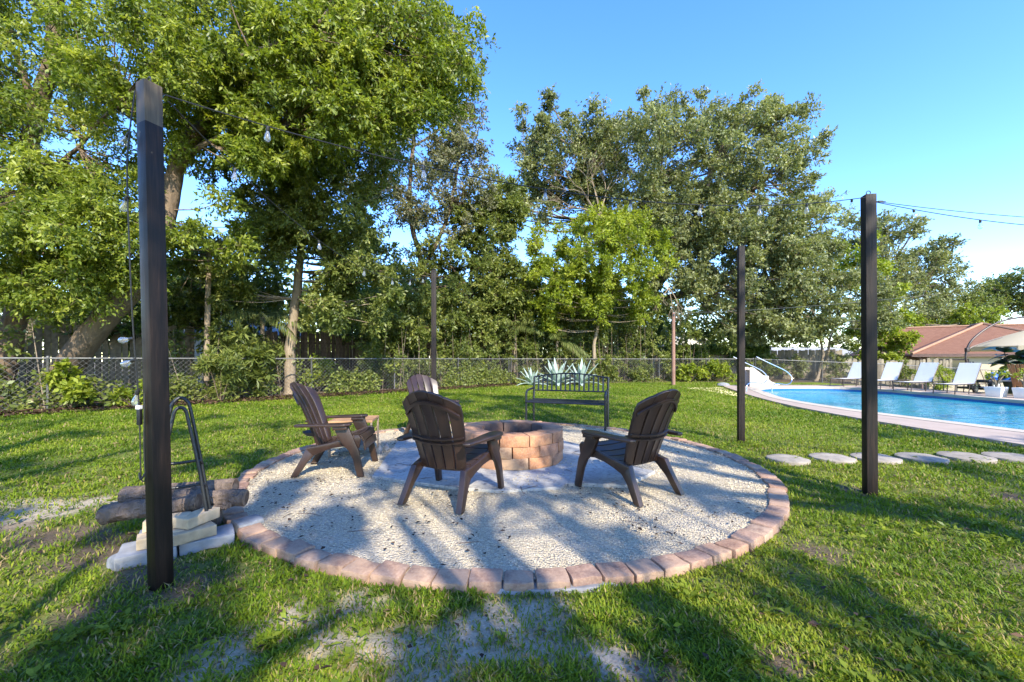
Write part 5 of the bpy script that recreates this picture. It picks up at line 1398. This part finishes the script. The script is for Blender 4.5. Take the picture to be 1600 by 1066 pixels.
make_tree('round_tree', 'middling dark green tree right behind the thin centre post',
  [([(-2.0, 21.2, -.1), S(745, 520, 21.1), S(735, 450, 21), S(740, 380, 20.8)], .15, .05), ([S(740, 460, 21), S(700, 410, 20.6), S(680, 370, 20.4)], .07, .03)],
  [E(730, 440, 20.4, 80, 95, 1.9, 78, .45, .8), E(620, 480, 19.4, 75, 75, 1.4, 46, .4, .7), E(760, 360, 20.6, 60, 65, 1.5, 34, .45, .75), E(785, 315, 20.8, 38, 45, 1.3, 16, .4, .65), E(800, 470, 21.2, 50, 60, 1.4, 22, .4, .7)],
  M['bark_grey'], M['lf_mid'], 16, 14, .17, .075, group=gt, up=.3, twig_r=.008)
# 5 the big live oak
make_tree('live_oak', 'huge spreading live oak behind the bench, leaning forked trunk and wide grey-green crown',
  [([(7.0, 25.4, -.1), S(975, 540, 25.2), S(985, 500, 25.0), S(1005, 475, 24.8), S(1045, 420, 24.6), S(1085, 350, 24.4), S(1110, 270, 24.2)], .55, .12),
   ([S(985, 500, 25.0), S(965, 460, 24.8), S(940, 390, 24.6), S(920, 310, 24.4), S(900, 230, 24.2)], .30, .06), ([S(1005, 475, 24.8), S(1080, 455, 24.2), S(1160, 420, 23.8), S(1230, 410, 23.6)], .26, .06),
   ([S(1045, 420, 24.6), S(1030, 330, 24.2), S(1035, 240, 24.0)], .16, .04), ([S(920, 310, 24.4), S(870, 270, 24), S(820, 250, 23.8)], .10, .03), ([S(1085, 350, 24.4), S(1170, 300, 24), S(1230, 260, 23.8)], .12, .03)],
  [E(1050, 270, 23.6, 195, 100, 4.5, 150, .7, 1.25), E(1170, 250, 24, 100, 85, 3.5, 46, .6, 1.1), E(890, 255, 24, 100, 75, 3, 62, .6, 1.0), E(830, 310, 23.4, 55, 50, 2.2, 24, .5, .9), E(1150, 400, 23, 140, 95, 3, 100, .6, 1.1), E(1060, 370, 23.4, 110, 60, 2.5, 44, .6, 1.0), E(1065, 450, 23.2, 60, 35, 1.8, 14, .5, .8), E(1000, 340, 23.4, 150, 60, 2.5, 40, .6, 1.0), E(1235, 430, 23, 90, 100, 2.6, 72, .6, 1.0), E(1215, 510, 22.6, 90, 32, 1.8, 26, .5, .8), E(1240, 330, 24, 65, 80, 2.6, 26, .6, 1.0),
   E(1190, 185, 24, 60, 35, 2, 16, .45, .75), E(860, 200, 24, 60, 35, 2, 14, .45, .7), E(1040, 185, 24, 70, 35, 2, 16, .45, .75)],
  M['bark_oak'], M['lf_oak'], 19, 13,   .18, .09, group=gt, up=.45, twig_r=.010, branch_r=.06, dens=1.2)
# 6 lime green tree before the oak
make_tree('lime_tree', 'bright lime green tree in front of the oak, above the bench',
  [([(4.3, 21.6, -.1), S(928, 540, 21.5), S(935, 500, 21.4), S(930, 440, 21.2), S(920, 390, 21)], .11, .04), ([S(935, 500, 21.4), S(965, 440, 21), S(985, 390, 20.8)], .06, .02), ([S(932, 470, 21.3), S(880, 430, 21), S(850, 400, 20.8)], .05, .02)],
  [E(930, 400, 20.8, 115, 70, 2.2, 105, .45, .8), E(880, 455, 20.6, 85, 60, 1.8, 52, .4, .7), E(970, 470, 21.0, 70, 40, 1.6, 24, .4, .7), E(990, 370, 20.8, 55, 45, 1.5, 16, .4, .65)],
  M['bark_pale'], M['lf_lime'], 17, 13, .16, .075, group=gt, up=.35, twig_r=.007)
def under(label, px, Y, ztop, rx, n, leaf='lf_mid', seed=0):
    x = (px-800)/650*Y; b = Vector((x, Y, -.1))
    make_tree('understory_tree', label, [([b, b+Vector((.15, 0, ztop*.35)), b+Vector((-.1, 0, ztop*.7))], .07, .03), ([b+Vector((.1, 0, ztop*.3)), b+Vector((.5, .1, ztop*.5)), b+Vector((.8, 0, ztop*.62))], .04, .015)],
              [((x, Y, ztop*.60), (rx, 1.1, ztop*.38), n, .4, .75)], M['bark_grey'], M[leaf], 12, 9, .21, .09, group=gt, up=.2, twig_r=.006)
under('short bushy tree in the gap just right of the foreground post', 318, 14.6, 5.6, 1.7, 40)
under('short bushy tree filling the gap left of the pale trunk', 405, 16.2, 5.4, 1.4, 30)
under('short bushy tree to the left of the thin centre post, nearest it', 590, 18.6, 5.6, 1.7, 40)
under('short bushy tree in the gap between the centre post and the lime tree', 800, 22.6, 7.6, 2.0, 44)
under('short bushy tree under the left limb of the oak', 865, 23.4, 5.2, 1.8, 26)
under('short bushy tree behind the leaning trunk at the far left', 205, 13.4, 4.4, 1.3, 22, 'lf_dark')
under('short bushy tree behind the plank fence under the oak', 1140, 26.5, 4.3, 2.6, 34)
# bare grey twigs in the oak's left shoulder
def dead_branches(name, label, base, tips, r):
    root = empty(name, base, 0, label, 'branch'); random.seed(9)
    mb = MB()
    def grow(p, d, L, r, k):
        q = p+d*L; mid = p.lerp(q, .5)+Vector((random.uniform(-1, 1), random.uniform(-1, 1), random.uniform(-1, 1)))*L*.1
        mb.tube([p, mid, q], [r, r*.8, r*.55], 4, cap=False)
        if k:
            for _ in range(3): grow(mid.lerp(q, random.uniform(.2, 1)), (d+Vector((random.uniform(-1, 1), random.uniform(-.6, .6), random.uniform(-.7, .7)))*.75).normalized(), L*random.uniform(.5, .75), r*.5, k-1)
    for t in tips:
        v = Vector(t)-Vector(base); grow(Vector((0, 0, 0)), v.normalized(), v.length*.55, r, 4)
    mb.build('twigs', M['bark_pale'], root, smooth=0)
dead_branches('dead_branches', 'bare grey twigs showing in the left shoulder of the oak', tuple(S(940, 340, 22.2)), [S(880, 255, 22.0), S(915, 240, 22.2), S(850, 310, 22), S(960, 250, 22.4)], .06)
dead_branches('dead_branches', 'pale bare twigs hanging under the oak near the wooden pole', tuple(S(1045, 450, 21.6)), [S(1020, 480, 21.4), S(1055, 500, 21.4), S(1075, 500, 21.5)], .03)
# thin twin trunks right
make_tree('slender_tree', 'pair of slender pale trunks before the plank fence, right end of the lawn',
  [([(17.2, 23.6, -.1), S(1286, 560, 23.5), S(1280, 520, 23.4), S(1268, 480, 23.2)], .09, .04), ([Vector((17.5, 23.6, -.1)), S(1292, 560, 23.5), S(1300, 520, 23.4), S(1320, 480, 23.3)], .08, .04)],
  [E(1270, 480, 22.8, 60, 55, 1.8, 26, .5, .8), E(1340, 480, 22.8, 50, 60, 1.8, 22, .5, .85)], M['bark_pale'], M['lf_oak'], 16, 13, .18, .085, group=gt, twig_r=.008)
make_tree('leafy_tree', 'bright leafy tree filling the gap left of the terracotta roof',
  [([(22.0, 26.0, -.7), S(1375, 545, 26), S(1370, 500, 25.8), S(1360, 440, 25.6)], .14, .05)], [E(1375, 525, 25.2, 38, 48, 1.6, 34, .45, .75), E(1345, 430, 25.4, 50, 70, 2, 30, .5, .85)],
  M['bark_grey'], M['lf_lime'], 16, 13, .19, .09, group=gt, twig_r=.008)
# distant oaks on the right
def far_tree(label, px, py, Y, trunk, ells, leaf, L=.30, twigs=14, per=11):
    b = S(px, 562, Y); b.z = gz(b.x, b.y)-.1
    make_tree('distant_tree', label, [([b, b.lerp(S(trunk[0], trunk[1], Y), .55)+Vector((.3, 0, 0)), S(trunk[0], trunk[1], Y)], .35, .10)], ells, M['bark_oak'], leaf, twigs, per, L, L*.5, group='distant trees beyond the houses', twig_r=.02, branch_r=.09, up=.5)
far_tree('distant oak with flat layered branches directly right of the right lawn post', 1385, 500, 44, (1385, 420), [E(1380, 425, 44, 55, 55, 4, 42, 1.0, 1.7), E(1340, 375, 44, 55, 40, 4, 24, .9, 1.5), E(1390, 360, 44, 40, 22, 3, 14, .8, 1.2)], M['lf_oak'])
far_tree('distant oak whose crown peaks above the terracotta roof', 1440, 500, 46, (1445, 440), [E(1445, 440, 46, 58, 42, 4, 42, 1.0, 1.7), E(1448, 395, 46, 36, 20, 3, 14, .9, 1.3), E(1420, 490, 44, 60, 35, 4, 26, 1, 1.6)], M['lf_oak'])
far_tree('distant dark oak at the upper right, above the house ridge', 1530, 500, 50, (1530, 465), [E(1525, 465, 50, 55, 32, 4, 38, 1.1, 1.8), E(1500, 490, 48, 60, 28, 4, 22, 1.1, 1.7)], M['lf_mid'])
far_tree('distant oak cut by the right edge of the picture', 1600, 500, 48, (1600, 450), [E(1600, 455, 48, 50, 38, 4, 38, 1.1, 1.8), E(1660, 460, 48, 60, 50, 4, 24, 1.2, 1.9)], M['lf_mid'])
far_tree('bright lime tree behind the terracotta roof ridge', 1510, 520, 41, (1510, 505), [E(1510, 500, 41, 36, 22, 2.5, 24, .7, 1.1), E(1410, 510, 41, 36, 22, 2.5, 20, .7, 1.1)], M['lf_lime'], .24)
# far-off woods that close the gaps
def mass(name, label, ells, leaf, twigs, per, L, W, up=.3, zmin=None, squash=.9):
    C, Rr = sample_clumps(ells)
    if zmin is not None: C[:, 2] = np.maximum(C[:, 2], zmin)
    V, Q, tint, A, B = spray_leaves(C, Rr, twigs, per, L, W, squash, up)
    return tag(put(name, np_mesh(name, V, Q, leaf, {'tint': tint})), label, kind='stuff')
mass('distant_woods', None, [((-22, 34, 4), (16, 4, 4.5), 150, 1.2, 2.0), ((4, 42, 4), (16, 4, 4.5), 130, 1.3, 2.1), ((24, 52, 4.5), (10, 4, 4.5), 60, 1.3, 2.2), ((46, 58, 3.5), (18, 4, 4), 90, 1.3, 2.2), ((-28, 20, 5), (7, 8, 5), 70, 1.2, 2.0), ((-20, 24, 3.2), (7, 4, 3.6), 70, 1.1, 1.8), ((-8, 30, 3.6), (9, 3, 4), 90, 1.1, 1.8), ((6, 33, 3.6), (9, 3, 4), 90, 1.1, 1.8), ((0, 48, 1.5), (24, 3, 2.5), 70, 1.3, 2.0)], M['lf_mid'], 13, 6, .55, .28)
# tangled undergrowth between the fence and the trees
def undergrowth():
    C = []; Rr = []
    rg = np.random.default_rng(5)
    for (ax, ay), (bx, by), n, zt, off in (((-15.0, 5.6), (-6.65, 13.8), 70, 3.0, 2.0), ((-6.65, 13.8), (-.15, 20.0), 230, 4.0, 2.2), ((-.15, 20.0), (8, 22.6), 260, 5.0, 2.4), ((8, 22.6), (13, 22.4), 40, 3.4, 1.8)):
        d = np.array([bx-ax, by-ay]); L = np.hypot(*d); d /= L; nn = np.array([-d[1], d[0]])
        t = rg.uniform(0, L, n); s = rg.uniform(.25, off, n); z = rg.uniform(.1, 1, n)**1.2*zt
        gap = vnoise(t+ax*3, t*0, .55, 60); k = gap+rg.normal(0, .08, n) > .30
        p = np.array([ax, ay])+d*t[:, None]+nn*s[:, None]
        C.append(np.concatenate([p, z[:, None]], 1)[k]); Rr.append(rg.uniform(.35, .7, n)[k])
    C = np.concatenate(C); Rr = np.concatenate(Rr)
    V, Q, tint, A, B = spray_leaves(C, Rr, 14, 12, .17, .075, .95, .2)
    V[:, 2] = np.maximum(V[:, 2], .01)
    tag(put('undergrowth', np_mesh('undergrowth', V, Q, M['lf_mid'], {'tint': tint})), kind='stuff')
    TV, TQ = twig_tubes(np.concatenate([C[:, :2], np.zeros((len(C), 1))], 1)[::2]+rg.normal(0, .3, (len(C[::2]), 3))*np.array([1, 1, 0]), C[::2]+np.array([0, 0, .6]), .014)
    tag(put('undergrowth_stems', np_mesh('undergrowth_stems', TV, TQ, M['bark_pale'])), kind='stuff')
undergrowth()
# vines climbing the chain link, ferny growth at its foot
def vines():
    rg = np.random.default_rng(15); P = []
    for (ax, ay), (bx, by), n in (((-13.5, 7.1), (-6.65, 13.8), 4200), ((-6.65, 13.8), (-.15, 20.0), 7200), ((-.15, 20.0), (8, 22.6), 7000), ((8, 22.6), (13, 22.4), 2600)):
        d = np.array([bx-ax, by-ay]); L = np.hypot(*d); d /= L; nn = np.array([-d[1], d[0]])
        t = rg.uniform(0, L, n); z = rg.beta(1.0, 1.8, n)*1.25; s = rg.normal(0, .07, n)
        m = vnoise(t+ax*7, z*1.3, 1.1, 33)+vnoise(t+ax*7, z, 3.0, 34)*.4-.25*z; k = m > .72
        P.append(np.concatenate([np.array([ax, ay])+d*t[:, None]+nn*s[:, None], z[:, None]], 1)[k])
    P = np.concatenate(P); n = len(P)
    D = norm(rg.normal(size=(n, 3))+np.array([.2, -.5, -.2])); N = norm(rg.normal(size=(n, 3))*.6+np.array([.3, -.7, .5]))
    V, Q = leaf_quads(P, D, N, rg.uniform(.07, .16, n), rg.uniform(.04, .09, n))
    tag(put('fence_vines', np_mesh('fence_vines', V, Q, M['lf_mid'], {'tint': np.repeat(np.clip(rg.normal(.55, .22, n), 0, 1), 4)})), kind='stuff')
vines()
gs = 'shrubs along the fence'
def sh(label, px, py, Y, rad, count, leaf, L=.13, W=.06, **k):
    x = (px-800)/650*Y; shrub('shrub', label, (x, Y, gz(x, Y)), rad, count, M[leaf], L, W, group=gs, **k)
sh('bright green shrub at the foot of the leaning trunk on the far left', 112, 640, 9.9, (.42, .4, .52), 12, 'lf_lime', .15, .08)
sh('low green sprig in the mulch left of the foreground post', 210, 640, 10.4, (.35, .3, .25), 6, 'lf_lime', .12, .06)
sh('pale ferny shrub just right of the foreground post, tall against the fence', 345, 620, 11.6, (.75, .5, .75), 22, 'lf_mid', .20, .035, up=.9)
sh('broad-leaved shrub in front of the pale shed wall', 385, 610, 12.6, (.55, .5, 1.0), 16, 'lf_mid', .26, .075)
sh('green shrub climbing the fence right of the pale trunk', 498, 600, 15.2, (.45, .4, .62), 11, 'lf_lime', .16, .08)
sh('low leafy growth along the fence behind the left chair', 560, 600, 16.6, (.9, .4, .42), 18, 'lf_mid', .14, .06)
sh('shrub by the fence directly behind the back chair', 632, 600, 18.0, (.6, .4, .45), 12, 'lf_mid', .14, .06)
sh('vivid lime shrub at the fence between the centre post and the bench', 745, 598, 19.2, (.65, .45, .50), 18, 'lf_lime', .17, .085)
sh('leafy shrub right of the agaves below the oak', 950, 592, 21.6, (.9, .4, .62), 18, 'lf_mid', .15, .07)
sh('low shrub at the foot of the oak trunk', 1000, 592, 22.0, (.7, .5, .35), 11, 'lf_mid', .15, .07)
sh('light green shrub right of the wooden pole', 1075, 592, 21.8, (.85, .4, .45), 15, 'lf_lime', .15, .07)
sh('leafy shrub before the hedge, left of the pool side post', 1125, 592, 22.0, (.85, .4, .62), 16, 'lf_lime', .15, .07)
sh('shrub behind the pool slide', 1200, 592, 23.0, (.9, .4, .7), 16, 'lf_mid', .15, .07)
sh('reddish brown shrub in front of the plank fence', 1245, 592, 23.6, (.7, .4, .75), 14, 'lf_oak', .15, .07)
sh('scrubby shrub left of the loungers', 1310, 592, 23.2, (.9, .4, .85), 18, 'lf_oak', .15, .06)
sh('shrub behind the second lounger, before the pickets', 1408, 600, 21.4, (.6, .35, .62), 12, 'lf_mid', .14, .05)
sh('loose yellowish shrub behind the nearest lounger', 1465, 600, 20.0, (.75, .4, .65), 16, 'lf_lime', .18, .03, up=.8)
# ivy hedge over the plank fence
rg = np.random.default_rng(3); n = 15000; x = rg.uniform(9.0, 15.2, n); z = 2.0-np.abs(rg.normal(0, .45, n)); k = (z > .2) & (vnoise(x, z*2, 1.3, 71)+.5*(z-1.0) > .45); x, z = x[k], z[k]; n = len(x)
P = np.stack([x, 24.72+rg.normal(0, .13, n), z], -1); D = norm(rg.normal(size=(n, 3))+np.array([0, -.3, -.5])); N = norm(rg.normal(size=(n, 3))*.5+np.array([.1, -.8, .5])); V, Q = leaf_quads(P, D, N, rg.uniform(.12, .2, n), rg.uniform(.07, .12, n))
tag(put('ivy_hedge', np_mesh('ivy_hedge', V, Q, M['lf_dark'], {'tint': np.repeat(np.clip(rg.normal(.55, .2, n), 0, 1), 4)})), 'dark ivy grown thick over the top of the plank fence', 'hedge')

# palms
def palm(label, loc, h, fronds, L, seed, lean=(0, 0)):
    random.seed(seed); root = empty('palm', loc, 0, label, 'palm', 'palms along the fence')
    top = Vector((lean[0], lean[1], h))
    mb = MB(); mb.tube(smooth_path([(0, 0, -.1), (lean[0]*.4, lean[1]*.4, h*.5), top], 4), [.09, .085, .08, .08, .075, .075, .07, .07, .06], 8); mb.build('trunk', M['bark_pale'], root, smooth=60)
    for i in range(fronds):
        a = i*2.4+random.uniform(-.3, .3); el = random.uniform(.1, 1.25); n = 24; V = []; Fq = []; tt = []
        dirh = Vector((math.cos(a), math.sin(a), 0)); rach = []
        for j in range(n+1):
            t = j/n; rach.append(top+dirh*(L*t*math.cos(el*(1-.5*t)))+Vector((0, 0, L*(t*math.sin(el)-t*t*(.75+.25*random.random()*.2)*1.0))))
        mb = MB(); mb.tube(rach, [.014*(1-.8*j/n) for j in range(n+1)], 4, cap=False)
        fr = mb.build('frond', M['lf_palm'], root, smooth=0)
        P = []; D = []; N = []; LL = []
        for j in range(3, n):
            t = j/n; ax = (rach[j+1]-rach[j-1]).normalized(); sd = ax.cross(Vector((0, 0, 1))).normalized()
            for rep in range(2):
                for s in (-1, 1):
                    P.append(rach[j]+ax*random.uniform(-.5, .5)*L/n); D.append((sd*s*.75+ax*.55+Vector((0, 0, -.75+random.uniform(-.2, .2)))).normalized()); N.append(Vector((0, 0, 1))+sd*s*.3); LL.append(L*.30*math.sin(math.pi*(.12+.85*t))**.7)
        m = len(P); V, Q = leaf_quads(np.array([tuple(v) for v in P]), np.array([tuple(v) for v in D]), norm(np.array([tuple(v) for v in N])), np.array(LL), np.full(m, .030*max(1, L/1.6)))
        o = put('leaflets', np_mesh('leaflets', V, Q, M['lf_palm'], {'tint': np.repeat(np.clip(RNG.normal(.5, .2, m), 0, 1), 4)}), fr); o['kind'] = 'stuff'
    return root
palm('palm with long hanging fronds right of the foreground post', tuple(S(322, 566, 12.6))[:2]+(0,), 4.6, 13, 1.9, 3, (.1, 0))
palm('small feathery palm drooping over the fence left of the agaves', (.15, 21.0, 0), 2.7, 14, 1.7, 5)
palm('low palm with drooping fronds right above the bench', (2.3, 21.2, 0), 2.1, 10, 1.7, 7)
palm('palm with narrow fronds at the fence left of the pale trunk', (-8.4, 14.0, 0), 2.6, 11, 1.5, 9)
# agaves
def agave(label, loc, L, n, seed):
    random.seed(seed); root = empty('agave', loc, 0, label, 'agave', 'blue-grey agaves behind the bench')
    F = []; k = 8
    for i in range(k+1):
        t = i/k; w = .085*L*(1.0 if t < .35 else (1-((t-.35)/.65)**1.6))+.004; y = .02+.16*L*t*t*0
        F.append([Vector((-w, t*L, .035*(1-t))), Vector((0, t*L, -.03*L*(1-t))), Vector((w, t*L, .035*(1-t)))])
    mes = []
    for bend in (0, .25, .6):
        FF = [[p+Vector((0, -bend*.15*L*(p.y/L)**2, -bend*.55*L*(p.y/L)**2.2)) for p in r] for r in F]
        mb = MB(); mb.sheet(FF, [[p-Vector((0, 0, .018)) for p in r] for r in FF]); me = mb.mesh('leaf', M['lf_agave'], smooth=50); at = me.attributes.new('tint', 'FLOAT', 'POINT'); at.data.foreach_set('value', np.full(len(me.vertices), .4+.2*bend, np.float32)); mes.append(me)
    for i in range(n):
        el = 1.35-1.15*(i/n)**.9; az = i*2.4; o = put('leaf', mes[0 if el > .75 else (1 if el > .45 else 2)], root, (0, 0, .05), (el, random.uniform(-.1, .1), az)); o.scale = (1, random.uniform(.8, 1.05), 1)
agave('largest blue-grey agave behind the left half of the bench', (2.05, 18.9, 0), 1.25, 20, 1)
agave('blue-grey agave behind the right half of the bench', (3.15, 19.1, 0), 1.2, 18, 2)
agave('small agave at the left end of the bench', (.88, 18.6, 0), .85, 16, 3)

# trees standing behind the photographer: they throw the dappled shade over the yard
gb = 'trees behind the photographer'
def back_tree(label, x, y, h, r, n, seed, leaf='lf_oak', spread=1.0, cl=(.4, .8)):
    random.seed(seed)
    b = Vector((x, y, -.1)); t = Vector((x+random.uniform(-.6, .6), y+random.uniform(-.6, .6), h*.72))
    limbs = [([b, b.lerp(t, .35)+Vector((.2, .1, 0)), b.lerp(t, .7), t], .26, .10)]
    for i in range(5):
        a = i*1.256+seed; q = b.lerp(t, .5+.1*(i % 4)); limbs.append(([q, q+Vector((math.cos(a)*r*.45, math.sin(a)*r*.45, h*.10)), q+Vector((math.cos(a)*r*.85, math.sin(a)*r*.85, h*.20))], .10, .03))
    make_tree('shade_tree', label, limbs, [((x, y, h*.72), (r, r, h*.28*spread), n, *cl)], M['bark_oak'], M[leaf], 13, 10, .155, .075, group=gb, twig_r=.008)
back_tree('shade tree behind the camera to the right', 3.6, -5.7, 8.8, 2.3, 28, 1, cl=(.22, .45))
back_tree('shade tree behind the camera, straight back', .2, -4.6, 7.2, 2.2, 17, 2, cl=(.2, .42))
back_tree('shade tree behind the camera to the left', -3.2, -4.0, 7.0, 2.4, 22, 3, cl=(.25, .5))
back_tree('tall shade tree behind the camera to the right', 6.0, -3.4, 15.0, 3.6, 38, 4, spread=.55)
back_tree('shade tree at the far right behind the camera', 9.6, -5.2, 9.5, 3.4, 22, 5, cl=(.3, .6))
back_tree('tall shade tree behind the camera to the left', -2.0, -6.5, 14.0, 3.6, 24, 6, spread=.7)
random.seed(44); base = Vector((3.3, -3.3, -.1)); st = []  # unseen tree, added so its thin stems cast streaks of shade on the gravel
for i in range(11):
    a = random.uniform(-.9, .9); b = random.uniform(-.5, .5); st.append(([base+Vector((a*.25, b*.2, 0)), base+Vector((a*.8, b*.6, 1.8)), base+Vector((a*1.7, b*1.1, 4.0)), base+Vector((a*2.3, b*1.4, 6.0))], random.uniform(.028, .05), .014))
make_tree('many_stemmed_tree', 'unseen many-stemmed small tree added behind the camera to cast streaks of shade', st, [((3.3, -3.3, 5.9), (2.3, 1.2, .9), 18, .25, .45)], M['bark_grey'], M['lf_mid'], 10, 8, .12, .06, group=gb)
